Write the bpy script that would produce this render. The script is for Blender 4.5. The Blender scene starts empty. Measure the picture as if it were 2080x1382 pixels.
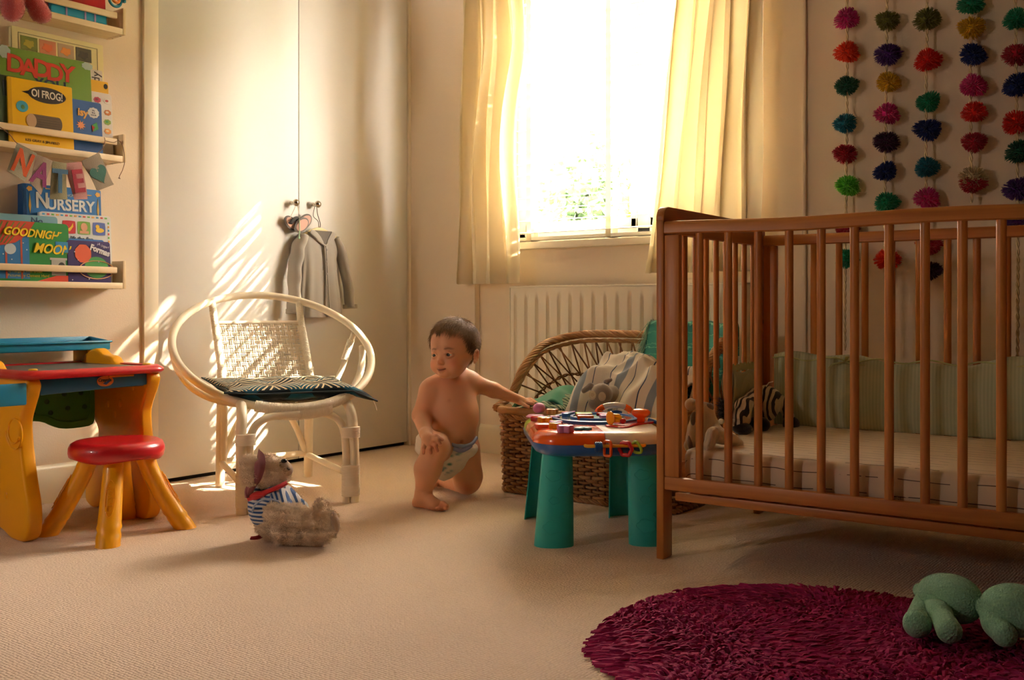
import bpy, bmesh, math, random
import numpy as np
from mathutils import Vector, Matrix, Euler
from mathutils import noise as mnoise
C = bpy.context.scene.collection
SC = bpy.context.scene
R = math.radians
PI = math.pi
sin, cos = math.sin, math.cos

EXPO = 0.66
SKY = 72.0
SUN = 105.0

# ------------------------------------------------------------------ camera
cam_data = bpy.data.cameras.new('camera')
cam_data.sensor_width = 36.0
cam_data.lens = 2022.0 * 36.0 / 2080.0
cam_data.shift_y = -69.0 / 2080.0
cam_data.clip_start = 0.05
camo = bpy.data.objects.new('camera', cam_data)
C.objects.link(camo)
camo.location = (3.22, -3.44, 0.65)
camo.rotation_euler = (R(90), 0, R(37.5))
SC.camera = camo
CAMR = Vector((cos(R(37.5)), sin(R(37.5)), 0))
CAMF = Vector((-sin(R(37.5)), cos(R(37.5)), 0))
CAMP = Vector((3.22, -3.44, 0.65))


def at(px, py, d):
    """a point of the room seen at (px, py) and d metres away, measured along the floor"""
    px, py, d = float(px), float(py), float(d)
    return CAMP + d * ((px - 1040) / 2022 * CAMR + CAMF + Vector((0, 0, (622 - py) / 2022)))


# ------------------------------------------------------------------ world, sun, exposure
SC.view_settings.view_transform = 'Standard'
SC.view_settings.look = 'None'
SC.view_settings.gamma = 1.0
SC.view_settings.use_curve_mapping = False
SC.view_settings.exposure = EXPO
SC.cycles.max_bounces = 10
SC.cycles.diffuse_bounces = 6
SC.cycles.transparent_max_bounces = 16
SC.cycles.sample_clamp_indirect = 8.0
SC.cycles.caustics_reflective = False
SC.cycles.caustics_refractive = False
world = bpy.data.worlds.new('sky')
SC.world = world
world.use_nodes = True
wn = world.node_tree
wbg = wn.nodes['Background']
wbg.inputs['Color'].default_value = (1.0, 0.885, 0.765, 1)
wbg.inputs['Strength'].default_value = SKY
sun_d = bpy.data.lights.new('sun', 'SUN')
sun_d.energy = SUN
sun_d.color = (1.0, 0.86, 0.64)
sun_d.angle = R(0.9)
sun = bpy.data.objects.new('sun', sun_d)
C.objects.link(sun)
sun.rotation_euler = Vector((0.84, 0.925, 0.88)).to_track_quat('Z', 'Y').to_euler()
# daylight entering at the bay window (portal only guides sampling, it adds no light)
pd = bpy.data.lights.new('window_portal', 'AREA')
pd.shape = 'RECTANGLE'; pd.size = 1.07; pd.size_y = 1.2
pd.cycles.is_portal = True
po = bpy.data.objects.new('window_portal', pd); C.objects.link(po)
po.location = (1.085, 0.11, 1.53); po.rotation_euler = (R(-90), 0, 0)

pd2 = bpy.data.lights.new('fill_portal', 'AREA')  # sampling guide for the fill opening added in the back wall
pd2.shape = 'RECTANGLE'; pd2.size = .22; pd2.size_y = .52
pd2.cycles.is_portal = True
po2 = bpy.data.objects.new('fill_portal', pd2); C.objects.link(po2)
po2.location = (.32, -4.97, 1.5); po2.rotation_euler = (R(90), 0, 0)


# ------------------------------------------------------------------ materials
def hexc(h):
    h = h.lstrip('#')
    c = [int(h[i:i + 2], 16) / 255 for i in (0, 2, 4)]
    return tuple((x / 12.92 if x <= .04045 else ((x + .055) / 1.055) ** 2.4) for x in c) + (1,)


MATS = {}


def mat(name, col, rough=.6, metal=0, bump=None, mottle=0, sheen=0, coat=0, trans=0, sss=0, vcol=None, coord='Object'):
    """principled; bump = (scale, strength, kind); mottle = amount of colour noise; trans = share of light let through (cloth)"""
    if name in MATS: return MATS[name]
    m = bpy.data.materials.new(name); m.use_nodes = True; MATS[name] = m
    nt = m.node_tree; N = nt.nodes; L = nt.links
    b = N['Principled BSDF']
    if isinstance(col, str): col = hexc(col)
    b.inputs['Base Color'].default_value = col
    b.inputs['Roughness'].default_value = rough
    b.inputs['Metallic'].default_value = metal
    b.inputs['Sheen Weight'].default_value = sheen
    b.inputs['Coat Weight'].default_value = coat
    if sss:
        b.inputs['Subsurface Weight'].default_value = sss
        b.inputs['Subsurface Radius'].default_value = (1, .35, .2)
        b.inputs['Subsurface Scale'].default_value = .012
    tc = N.new('ShaderNodeTexCoord')
    cs = None
    if vcol:
        a = N.new('ShaderNodeAttribute'); a.attribute_name = vcol; cs = a.outputs['Color']
    if mottle:
        n = N.new('ShaderNodeTexNoise'); n.inputs['Scale'].default_value = 6; n.inputs['Detail'].default_value = 6
        L.new(tc.outputs[coord], n.inputs['Vector'])
        mr = N.new('ShaderNodeMapRange'); mr.inputs[3].default_value = 1 - mottle; mr.inputs[4].default_value = 1 + mottle * .4
        L.new(n.outputs['Fac'], mr.inputs[0])
        mx = N.new('ShaderNodeVectorMath'); mx.operation = 'SCALE'
        if cs: L.new(cs, mx.inputs[0])
        else: mx.inputs[0].default_value = col[:3]
        L.new(mr.outputs[0], mx.inputs['Scale']); cs = mx.outputs[0]
    if cs: L.new(cs, b.inputs['Base Color'])
    if bump:
        sc_, st, kind = bump
        if kind == 'voronoi':
            t = N.new('ShaderNodeTexVoronoi'); o = t.outputs['Distance']
        elif kind == 'wave':
            t = N.new('ShaderNodeTexWave'); o = t.outputs['Fac']
        else:
            t = N.new('ShaderNodeTexNoise'); t.inputs['Detail'].default_value = 5; o = t.outputs['Fac']
        t.inputs['Scale'].default_value = sc_
        L.new(tc.outputs[coord], t.inputs['Vector'])
        bp = N.new('ShaderNodeBump'); bp.inputs['Strength'].default_value = st; bp.inputs['Distance'].default_value = .004
        L.new(o, bp.inputs['Height']); L.new(bp.outputs[0], b.inputs['Normal'])
    if trans:
        tl = N.new('ShaderNodeBsdfTranslucent'); mix = N.new('ShaderNodeMixShader'); mix.inputs[0].default_value = trans
        if cs: L.new(cs, tl.inputs['Color'])
        else: tl.inputs['Color'].default_value = col
        L.new(b.outputs[0], mix.inputs[1]); L.new(tl.outputs[0], mix.inputs[2])
        L.new(mix.outputs[0], N['Material Output'].inputs['Surface'])
    return m


def wood(name, c1, c2, axis, rough=.45, scale=1.0):
    if name in MATS: return MATS[name]
    m = bpy.data.materials.new(name); m.use_nodes = True; MATS[name] = m
    nt = m.node_tree; N = nt.nodes; L = nt.links; b = N['Principled BSDF']
    b.inputs['Roughness'].default_value = rough
    tc = N.new('ShaderNodeTexCoord'); mp = N.new('ShaderNodeMapping')
    s = [55 * scale] * 3; s[axis] = 2.5 * scale
    mp.inputs['Scale'].default_value = s
    L.new(tc.outputs['Object'], mp.inputs[0])
    n = N.new('ShaderNodeTexNoise'); n.inputs['Scale'].default_value = 1; n.inputs['Detail'].default_value = 7; n.inputs['Distortion'].default_value = .6
    L.new(mp.outputs[0], n.inputs['Vector'])
    mp2 = N.new('ShaderNodeMapping'); s2 = [9 * scale] * 3; s2[axis] = .7 * scale; mp2.inputs['Scale'].default_value = s2
    L.new(tc.outputs['Object'], mp2.inputs[0])
    n2 = N.new('ShaderNodeTexNoise'); n2.inputs['Scale'].default_value = 1; n2.inputs['Detail'].default_value = 2
    L.new(mp2.outputs[0], n2.inputs['Vector'])
    ad = N.new('ShaderNodeMath'); ad.operation = 'ADD'; L.new(n.outputs[0], ad.inputs[0]); L.new(n2.outputs[0], ad.inputs[1])
    cr = N.new('ShaderNodeValToRGB'); cr.color_ramp.elements[0].position = .38; cr.color_ramp.elements[1].position = .62
    cr.color_ramp.elements[0].color = hexc(c1); cr.color_ramp.elements[1].color = hexc(c2)
    hf = N.new('ShaderNodeMath'); hf.operation = 'MULTIPLY'; hf.inputs[1].default_value = .5
    L.new(ad.outputs[0], hf.inputs[0]); L.new(hf.outputs[0], cr.inputs[0]); L.new(cr.outputs[0], b.inputs['Base Color'])
    bp = N.new('ShaderNodeBump'); bp.inputs['Strength'].default_value = .08; bp.inputs['Distance'].default_value = .002
    L.new(n.outputs[0], bp.inputs['Height']); L.new(bp.outputs[0], b.inputs['Normal'])
    return m


def stripes(name, cols, freq, axis=0, rough=.8, duty=None, distort=0, wob=8, coord='Object', trans=0):
    """repeating bands: cols = [(position, hex), ...] along one axis, freq bands per metre"""
    if name in MATS: return MATS[name]
    m = bpy.data.materials.new(name); m.use_nodes = True; MATS[name] = m
    nt = m.node_tree; N = nt.nodes; L = nt.links; b = N['Principled BSDF']; b.inputs['Roughness'].default_value = rough
    b.inputs['Sheen Weight'].default_value = .2
    tc = N.new('ShaderNodeTexCoord'); src = tc.outputs[coord]
    if distort:
        n = N.new('ShaderNodeTexNoise'); n.inputs['Scale'].default_value = wob; L.new(src, n.inputs['Vector'])
        sb = N.new('ShaderNodeVectorMath'); sb.operation = 'SUBTRACT'; sb.inputs[1].default_value = (.5, .5, .5); L.new(n.outputs['Color'], sb.inputs[0])
        sc_ = N.new('ShaderNodeVectorMath'); sc_.operation = 'SCALE'; sc_.inputs['Scale'].default_value = distort; L.new(sb.outputs[0], sc_.inputs[0])
        ad = N.new('ShaderNodeVectorMath'); ad.operation = 'ADD'; L.new(src, ad.inputs[0]); L.new(sc_.outputs[0], ad.inputs[1]); src = ad.outputs[0]
    sx = N.new('ShaderNodeSeparateXYZ'); L.new(src, sx.inputs[0])
    mu = N.new('ShaderNodeMath'); mu.operation = 'MULTIPLY'; mu.inputs[1].default_value = freq; L.new(sx.outputs[axis], mu.inputs[0])
    fr = N.new('ShaderNodeMath'); fr.operation = 'FRACT'; L.new(mu.outputs[0], fr.inputs[0])
    cr = N.new('ShaderNodeValToRGB'); cr.color_ramp.interpolation = 'CONSTANT'
    el = cr.color_ramp.elements
    el[0].position = cols[0][0]; el[0].color = hexc(cols[0][1]); el[1].position = cols[1][0]; el[1].color = hexc(cols[1][1])
    for p, c in cols[2:]:
        e = el.new(p); e.color = hexc(c)
    L.new(fr.outputs[0], cr.inputs[0]); L.new(cr.outputs[0], b.inputs['Base Color'])
    n3 = N.new('ShaderNodeTexNoise'); n3.inputs['Scale'].default_value = 250; L.new(tc.outputs[coord], n3.inputs['Vector'])
    bp = N.new('ShaderNodeBump'); bp.inputs['Strength'].default_value = .3; bp.inputs['Distance'].default_value = .001
    L.new(n3.outputs[0], bp.inputs['Height']); L.new(bp.outputs[0], b.inputs['Normal'])
    return m


# ------------------------------------------------------------------ mesh building
class MB:
    def __init__(s): s.v = []; s.f = []

    def add(s, vs, fs):
        o = len(s.v); s.v += [tuple(v) for v in vs]; s.f += [tuple(i + o for i in f) for f in fs]; return s

    def box(s, x0, x1, y0, y1, z0, z1, M=None):
        vs = [Vector(p) for p in ((x0, y0, z0), (x1, y0, z0), (x1, y1, z0), (x0, y1, z0), (x0, y0, z1), (x1, y0, z1), (x1, y1, z1), (x0, y1, z1))]
        if M: vs = [M @ v for v in vs]
        return s.add(vs, [(0, 3, 2, 1), (4, 5, 6, 7), (0, 1, 5, 4), (1, 2, 6, 5), (2, 3, 7, 6), (3, 0, 4, 7)])

    def tube(s, pts, r, seg=8, closed=False, flat=1.0, cap=True):
        pts = [Vector(p) for p in pts]; n = len(pts)
        rs = r if hasattr(r, '__len__') else [r] * n
        t0 = (pts[1] - pts[0]).normalized()
        u = t0.orthogonal().normalized() if abs(t0.z) > .95 else t0.cross(Vector((0, 0, 1))).normalized()
        vs = []
        for i in range(n):
            if closed: t = (pts[(i + 1) % n] - pts[i - 1]).normalized()
            else: t = (pts[min(i + 1, n - 1)] - pts[max(i - 1, 0)]).normalized()
            u = (u - t * u.dot(t)).normalized(); w = t.cross(u)
            for k in range(seg):
                a = 2 * PI * k / seg
                vs.append(pts[i] + (u * cos(a) + w * sin(a) * flat) * rs[i])
        fs = []
        m = n if closed else n - 1
        for i in range(m):
            j = (i + 1) % n
            for k in range(seg):
                l = (k + 1) % seg
                fs.append((i * seg + k, i * seg + l, j * seg + l, j * seg + k))
        if not closed and cap:
            fs.append(tuple(range(seg - 1, -1, -1))); fs.append(tuple((n - 1) * seg + k for k in range(seg)))
        return s.add(vs, fs)

    def cyl(s, p0, p1, r0, r1=None, seg=16):
        return s.tube([p0, p1], [r0, r0 if r1 is None else r1], seg)

    def prism(s, poly, a, b, axis=2, M=None):
        """closed outline extruded from a to b along an axis; the outline's two coordinates are the two other axes in order"""
        n = len(poly)
        def pt(p, h):
            q = [0, 0, 0]; o = [i for i in range(3) if i != axis]; q[o[0]] = p[0]; q[o[1]] = p[1]; q[axis] = h
            q = Vector(q); return M @ q if M else q
        vs = [pt(p, a) for p in poly] + [pt(p, b) for p in poly]
        fs = [tuple(range(n)), tuple(range(2 * n - 1, n - 1, -1))] + [(i, i + n, (i + 1) % n + n, (i + 1) % n) for i in range(n)]
        return s.add(vs, fs)

    def lathe(s, prof, seg=32, c=(0, 0, 0), sx=1, sy=1, M=None):
        n = len(prof); vs = []
        for r, z in prof:
            for k in range(seg):
                a = 2 * PI * k / seg
                v = Vector((c[0] + r * cos(a) * sx, c[1] + r * sin(a) * sy, c[2] + z)); vs.append(M @ v if M else v)
        fs = [(i * seg + k, i * seg + (k + 1) % seg, (i + 1) * seg + (k + 1) % seg, (i + 1) * seg + k) for i in range(n - 1) for k in range(seg)]
        fs.append(tuple(range(seg - 1, -1, -1))); fs.append(tuple((n - 1) * seg + k for k in range(seg)))
        return s.add(vs, fs)

    def ball(s, c, r, seg=16, rings=10, M=None):
        r = r if hasattr(r, '__len__') else (r, r, r)
        vs = []; fs = []
        for i in range(rings + 1):
            a = PI * i / rings
            for k in range(seg):
                b = 2 * PI * k / seg
                v = Vector((sin(a) * cos(b) * r[0], sin(a) * sin(b) * r[1], cos(a) * r[2]))
                if M: v = M @ v
                vs.append(v + Vector(c))
        for i in range(rings):
            for k in range(seg):
                fs.append((i * seg + k, (i + 1) * seg + k, (i + 1) * seg + (k + 1) % seg, i * seg + (k + 1) % seg))
        return s.add(vs, fs)

    def grid(s, fn, nu, nv, closed_u=False):
        vs = [fn(i / (nu if closed_u else nu - 1), j / (nv - 1)) for j in range(nv) for i in range(nu)]
        fs = []
        for j in range(nv - 1):
            for i in range(nu if closed_u else nu - 1):
                k = (i + 1) % nu
                fs.append((j * nu + i, j * nu + k, (j + 1) * nu + k, (j + 1) * nu + i))
        return s.add(vs, fs)

    def mesh(s, name, m, smooth=40, bevel=0, bseg=2, weld=False):
        me = bpy.data.meshes.new(name)
        me.from_pydata(s.v, [], s.f)
        bm = bmesh.new(); bm.from_mesh(me)
        if weld: bmesh.ops.remove_doubles(bm, verts=bm.verts, dist=1e-5)
        bmesh.ops.recalc_face_normals(bm, faces=bm.faces)
        if bevel:
            es = [e for e in bm.edges if len(e.link_faces) == 2 and e.calc_face_angle(0) > R(35)]
            bmesh.ops.bevel(bm, geom=es, offset=bevel, segments=bseg, profile=.5, affect='EDGES', clamp_overlap=True)
        bm.to_mesh(me); bm.free()
        fin(me, smooth)
        me.materials.append(m)
        return me

    def build(s, name, m, parent=None, smooth=40, bevel=0, bseg=2, weld=False, **kw):
        return link(name, s.mesh(name, m, smooth, bevel, bseg, weld), parent, **kw)


def fin(me, smooth=40):
    if smooth:
        me.polygons.foreach_set('use_smooth', [True] * len(me.polygons))
        if smooth < 180: me.set_sharp_from_angle(angle=R(smooth))


def link(name, me, parent=None, label=None, cat=None, group=None, kind=None, M=None):
    o = bpy.data.objects.new(name, me); C.objects.link(o)
    if parent: o.parent = parent
    if M is not None: o.matrix_basis = M
    if label: o['label'] = label
    if cat: o['category'] = cat
    if group: o['group'] = group
    if kind: o['kind'] = kind
    return o


def thing(name, label, cat, loc=(0, 0, 0), rot=0, group=None):
    o = bpy.data.objects.new(name, None); C.objects.link(o)
    o.empty_display_size = .05
    o.location = loc; o.rotation_euler = rot if hasattr(rot, '__len__') else (0, 0, rot)
    o['label'] = label; o['category'] = cat
    if group: o['group'] = group
    return o


def frame(origin, xa, ya, za=None):
    """matrix with the given axes"""
    xa = Vector(xa).normalized(); ya = Vector(ya).normalized(); za = xa.cross(ya) if za is None else Vector(za)
    M = Matrix((xa, ya, za)).transposed().to_4x4(); M.translation = Vector(origin); return M


def text(name, body, size, m, parent, M, depth=.0006, spacing=1.0, shear=0.0, sx=1.0, bold=0.0, **kw):
    cu = bpy.data.curves.new(name, 'FONT'); cu.body = body; cu.size = size; cu.extrude = depth
    cu.align_x = 'CENTER'; cu.align_y = 'CENTER'; cu.space_character = spacing; cu.shear = shear; cu.offset = bold; cu.resolution_u = 3
    to = bpy.data.objects.new('tmp', cu); C.objects.link(to)
    dg = bpy.context.evaluated_depsgraph_get()
    me = bpy.data.meshes.new_from_object(to.evaluated_get(dg))
    bpy.data.objects.remove(to); bpy.data.curves.remove(cu)
    me.transform(Matrix.Diagonal((sx, 1, 1, 1)))
    me.materials.clear(); me.materials.append(m)
    return link(name, me, parent, M=M, **kw)


def resample(pts, step):
    pts = [Vector(p) for p in pts]; out = [pts[0]]
    # catmull-rom first
    c = []
    for i in range(len(pts) - 1):
        p0, p1, p2, p3 = pts[max(i - 1, 0)], pts[i], pts[i + 1], pts[min(i + 2, len(pts) - 1)]
        for k in range(10):
            t = k / 10; c.append(.5 * ((2 * p1) + (-p0 + p2) * t + (2 * p0 - 5 * p1 + 4 * p2 - p3) * t * t + (-p0 + 3 * p1 - 3 * p2 + p3) * t ** 3))
    c.append(pts[-1]); acc = 0; out = [c[0]]
    for a, b in zip(c, c[1:]):
        L = (b - a).length; s = step - acc
        while s <= L:
            out.append(a + (b - a) * (s / L)); s += step
        acc = L - (s - step)
    if (out[-1] - c[-1]).length > step * .3: out.append(c[-1])
    return out



# ------------------------------------------------------------------ smooth solids: signed distance field -> surface nets
def field(prims, h, box=None):
    lo = np.array([1e9] * 3); hi = -lo
    for p in [x for g in prims for x in (g[1] if g[0] == 'merge' else [g])]:
        if p[0] in ('cap', 'ell', 'box') and not p[-1] < 0:
            l, u = pbound(p); lo = np.minimum(lo, l); hi = np.maximum(hi, u)
    lo -= 3 * h; hi += 3 * h
    if box is not None: lo = box + np.floor((lo - box) / h) * h; hi += h
    n = np.ceil((hi - lo) / h).astype(int) + 1
    F = np.full(n, 1.0, np.float32)
    for p in prims:
        k = abs(p[-1])
        if p[0] == 'merge':                             # a form blended on its own first, then joined to the rest
            G, gl = field(p[1], h, lo)
            a = np.round((gl - lo) / h).astype(int); b = a + G.shape
            a2 = np.maximum(a, 0); b2 = np.minimum(b, n)
            G = G[a2[0] - a[0]:b2[0] - a[0], a2[1] - a[1]:b2[1] - a[1], a2[2] - a[2]:b2[2] - a[2]]
            S = F[a2[0]:b2[0], a2[1]:b2[1], a2[2]:b2[2]]
            q = np.maximum(k - np.abs(S - G), 0) / k; S[...] = np.minimum(S, G) - q * q * k * .25
            continue
        l, u = pbound(p); l = l - k - 2 * h; u = u + k + 2 * h
        a = np.maximum(((l - lo) / h).astype(int), 0); b = np.minimum(np.ceil((u - lo) / h).astype(int) + 1, n)
        if (b <= a).any(): continue
        X = (lo[0] + h * np.arange(a[0], b[0], dtype=np.float32))[:, None, None]
        Y = (lo[1] + h * np.arange(a[1], b[1], dtype=np.float32))[None, :, None]
        Z = (lo[2] + h * np.arange(a[2], b[2], dtype=np.float32))[None, None, :]
        D = pdist(p, X, Y, Z)
        S = F[a[0]:b[0], a[1]:b[1], a[2]:b[2]]
        if p[-1] < 0:                                  # carve
            D = -D; q = np.maximum(k - np.abs(S - D), 0) / k; S[...] = np.maximum(S, D) + q * q * k * .25
        else:
            q = np.maximum(k - np.abs(S - D), 0) / k; S[...] = np.minimum(S, D) - q * q * k * .25
    return F, lo


def pbound(p):
    if p[0] == 'cap':
        a, b, ra, rb = map(np.array, (p[1], p[2], p[3], p[4])); r = max(ra, rb)
        return np.minimum(a, b) - r, np.maximum(a, b) + r
    c = np.array(p[1], float); r = float(np.max(p[2]))
    if p[0] == 'box': r *= 1.75
    return c - r, c + r


def pdist(p, X, Y, Z):
    if p[0] == 'cap':
        a = np.array(p[1], float); b = np.array(p[2], float); ra, rb = p[3], p[4]
        d = b - a; L2 = max((d * d).sum(), 1e-12)
        t = np.clip(((X - a[0]) * d[0] + (Y - a[1]) * d[1] + (Z - a[2]) * d[2]) / L2, 0, 1)
        return np.sqrt((X - a[0] - t * d[0]) ** 2 + (Y - a[1] - t * d[1]) ** 2 + (Z - a[2] - t * d[2]) ** 2) - (ra + (rb - ra) * t)
    c = p[1]; r = p[2]; M = p[3]
    x, y, z = X - c[0], Y - c[1], Z - c[2]
    if M is not None:
        x, y, z = (M[0][0] * x + M[0][1] * y + M[0][2] * z, M[1][0] * x + M[1][1] * y + M[1][2] * z, M[2][0] * x + M[2][1] * y + M[2][2] * z)
    if p[0] == 'ell':
        k0 = np.sqrt((x / r[0]) ** 2 + (y / r[1]) ** 2 + (z / r[2]) ** 2)
        k1 = np.sqrt((x / r[0] ** 2) ** 2 + (y / r[1] ** 2) ** 2 + (z / r[2] ** 2) ** 2) + 1e-9
        return k0 * (k0 - 1) / k1
    rd = p[4]
    qx, qy, qz = np.abs(x) - r[0] + rd, np.abs(y) - r[1] + rd, np.abs(z) - r[2] + rd
    return np.sqrt(np.maximum(qx, 0) ** 2 + np.maximum(qy, 0) ** 2 + np.maximum(qz, 0) ** 2) + np.minimum(np.maximum(qx, np.maximum(qy, qz)), 0) - rd


def nets(F, lo, h):
    I = F < 0
    nx, ny, nz = F.shape
    cs = np.zeros((nx - 1, ny - 1, nz - 1), np.int8)
    for a in (0, 1):
        for b in (0, 1):
            for c in (0, 1):
                cs += I[a:nx - 1 + a, b:ny - 1 + b, c:nz - 1 + c]
    act = (cs > 0) & (cs < 8)
    ci = np.argwhere(act)
    idx = np.full(act.shape, -1, np.int64); idx[act] = np.arange(len(ci))
    P = np.zeros((len(ci), 3)); W = np.zeros(len(ci))
    corners = [(a, b, c) for a in (0, 1) for b in (0, 1) for c in (0, 1)]
    V = {k: F[ci[:, 0] + k[0], ci[:, 1] + k[1], ci[:, 2] + k[2]] for k in corners}
    for k in corners:
        for ax in range(3):
            if k[ax] == 0:
                k2 = list(k); k2[ax] = 1; k2 = tuple(k2)
                va, vb = V[k], V[k2]; m = (va < 0) != (vb < 0)
                t = np.where(m, va / np.where(m, va - vb, 1), 0)
                q = np.tile(np.array(k, float), (len(ci), 1)); q[:, ax] = t
                P += q * m[:, None]; W += m
    P = (P / W[:, None] + ci) * h + lo
    faces = []
    for ax in range(3):
        o = [i for i in range(3) if i != ax]
        sl = [slice(None)] * 3; sl2 = [slice(None)] * 3
        sl[ax] = slice(0, F.shape[ax] - 1); sl2[ax] = slice(1, None)
        A = I[tuple(sl)]; B = I[tuple(sl2)]
        e = np.argwhere(A != B)
        e = e[(e[:, o[0]] > 0) & (e[:, o[1]] > 0) & (e[:, o[0]] < F.shape[o[0]] - 1) & (e[:, o[1]] < F.shape[o[1]] - 1)]
        def cid(d0, d1):
            q = e.copy(); q[:, o[0]] -= d0; q[:, o[1]] -= d1
            return idx[q[:, 0], q[:, 1], q[:, 2]]
        qd = np.stack([cid(1, 1), cid(0, 1), cid(0, 0), cid(1, 0)], 1)
        flip = A[e[:, 0], e[:, 1], e[:, 2]]
        if ax == 1: flip = ~flip
        qd[~flip] = qd[~flip][:, ::-1]
        faces.append(qd)
    return P, np.concatenate(faces)


def np_mesh(name, P, Q, m, smooth=180):
    me = bpy.data.meshes.new(name)
    k = Q.shape[1]
    me.vertices.add(len(P)); me.vertices.foreach_set('co', np.ascontiguousarray(P, np.float32).ravel())
    me.loops.add(Q.size); me.loops.foreach_set('vertex_index', Q.ravel().astype(np.int32))
    me.polygons.add(len(Q)); me.polygons.foreach_set('loop_start', np.arange(0, Q.size, k, dtype=np.int32))
    me.update(calc_edges=True); me.validate()
    fin(me, smooth)
    if m: me.materials.append(m)
    return me


def solid(name, prims, h, m, parent=None, noise_amp=0, noise_sc=20, M=None, **kw):
    F, lo = field(prims, h)
    P, Q = nets(F, lo, h)
    if noise_amp:
        P = P + wob(P, noise_sc, noise_amp)
    me = np_mesh(name, P, Q, m)
    o = link(name, me, parent, M=M, **kw)
    return o, P, Q


def wob(P, sc, amp, seed=0):
    """smooth pseudo-random displacement"""
    rg = np.random.RandomState(seed); D = np.zeros_like(P)
    for k in range(10):
        w = rg.normal(size=3) * sc * (1 + k * .25); ph = rg.rand(3) * 6.28
        for c in range(3): D[:, c] += np.sin(P @ w + ph[c]) / (1 + k * .3)
    return D * amp / 3


def vnormals(P, Q):
    n = np.cross(P[Q[:, 2]] - P[Q[:, 0]], P[Q[:, 3 % Q.shape[1]]] - P[Q[:, 1]])
    N = np.zeros_like(P)
    for k in range(Q.shape[1]): np.add.at(N, Q[:, k], n)
    return N / (np.linalg.norm(N, axis=1)[:, None] + 1e-12)


def strands(base, dirs, length, width, rg, m, name, parent, curl=.3, segs=2, bend=None, M=None, smooth=180, **kw):
    """many thin tapering three-sided tufts joined into one mesh"""
    n = len(base)
    L = length * (0.7 + .6 * rg.rand(n))[:, None] if np.isscalar(length) else length[:, None]
    d = dirs + rg.normal(size=(n, 3)) * curl; d /= np.linalg.norm(d, axis=1)[:, None]
    a = np.cross(d, rg.normal(size=(n, 3))); a /= np.linalg.norm(a, axis=1)[:, None] + 1e-9
    b = np.cross(d, a)
    VV = []
    bd = rg.normal(size=(n, 3)) * curl if bend is None else bend + rg.normal(size=(n, 3)) * curl * .5
    for s in range(segs + 1):
        t = s / segs
        c = base + d * L * t + bd * L * t * t * .6
        w = width * (1 - t * .85)
        for k in range(3):
            an = 2 * PI * k / 3
            VV.append(c + (a * cos(an) + b * sin(an)) * w)
    P = np.stack(VV, 1).reshape(-1, 3)
    m_ = 3 * (segs + 1); Q = []
    for s in range(segs):
        for k in range(3):
            Q.append([s * 3 + k, s * 3 + (k + 1) % 3, s * 3 + 3 + (k + 1) % 3, s * 3 + 3 + k])
    Q = np.array(Q)
    Q = (Q[None] + (np.arange(n) * m_)[:, None, None]).reshape(-1, 4)
    me = np_mesh(name, P, Q, m, smooth)
    return link(name, me, parent, M=M, **kw)


# ================================================================== THE SETTING
XR, YB, ZC = 3.9, -4.9, 2.45
M_wall = mat('wall_paint', '#e4d3bc', .85, bump=(180, .12, 'noise'), mottle=.03)
M_ceil = mat('ceiling_paint', '#c9bba2', .9)
M_gloss = mat('white_gloss', '#ece2cc', .35)
M_ward = mat('wardrobe_paint', '#dedbd4', .55, mottle=.02)

# loop pile carpet
def carpet_mat():
    m = bpy.data.materials.new('carpet'); m.use_nodes = True; N = m.node_tree.nodes; L = m.node_tree.links; b = N['Principled BSDF']
    b.inputs['Roughness'].default_value = .95; b.inputs['Sheen Weight'].default_value = .25
    tc = N.new('ShaderNodeTexCoord')
    vo = N.new('ShaderNodeTexVoronoi'); vo.inputs['Scale'].default_value = 145; vo.inputs['Randomness'].default_value = .35
    L.new(tc.outputs['Object'], vo.inputs['Vector'])
    no = N.new('ShaderNodeTexNoise'); no.inputs['Scale'].default_value = 3; no.inputs['Detail'].default_value = 6; L.new(tc.outputs['Object'], no.inputs['Vector'])
    cr = N.new('ShaderNodeValToRGB'); cr.color_ramp.elements[0].color = hexc('#ead0b8'); cr.color_ramp.elements[1].color = hexc('#d2b69c'); cr.color_ramp.elements[0].position = .2
    L.new(vo.outputs['Distance'], cr.inputs[0])
    mr = N.new('ShaderNodeMapRange'); mr.inputs[3].default_value = .9; mr.inputs[4].default_value = 1.08; L.new(no.outputs['Fac'], mr.inputs[0])
    sc = N.new('ShaderNodeVectorMath'); sc.operation = 'SCALE'; L.new(cr.outputs[0], sc.inputs[0]); L.new(mr.outputs[0], sc.inputs['Scale'])
    L.new(sc.outputs[0], b.inputs['Base Color'])
    bp = N.new('ShaderNodeBump'); bp.invert = True; bp.inputs['Strength'].default_value = .9; bp.inputs['Distance'].default_value = .004
    L.new(vo.outputs['Distance'], bp.inputs['Height']); L.new(bp.outputs[0], b.inputs['Normal'])
    return m


def struct(name, mb, m, parent=None, **kw):
    o = mb.build(name, m, parent, **kw)
    if not parent: o['kind'] = 'structure'
    return o


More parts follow.
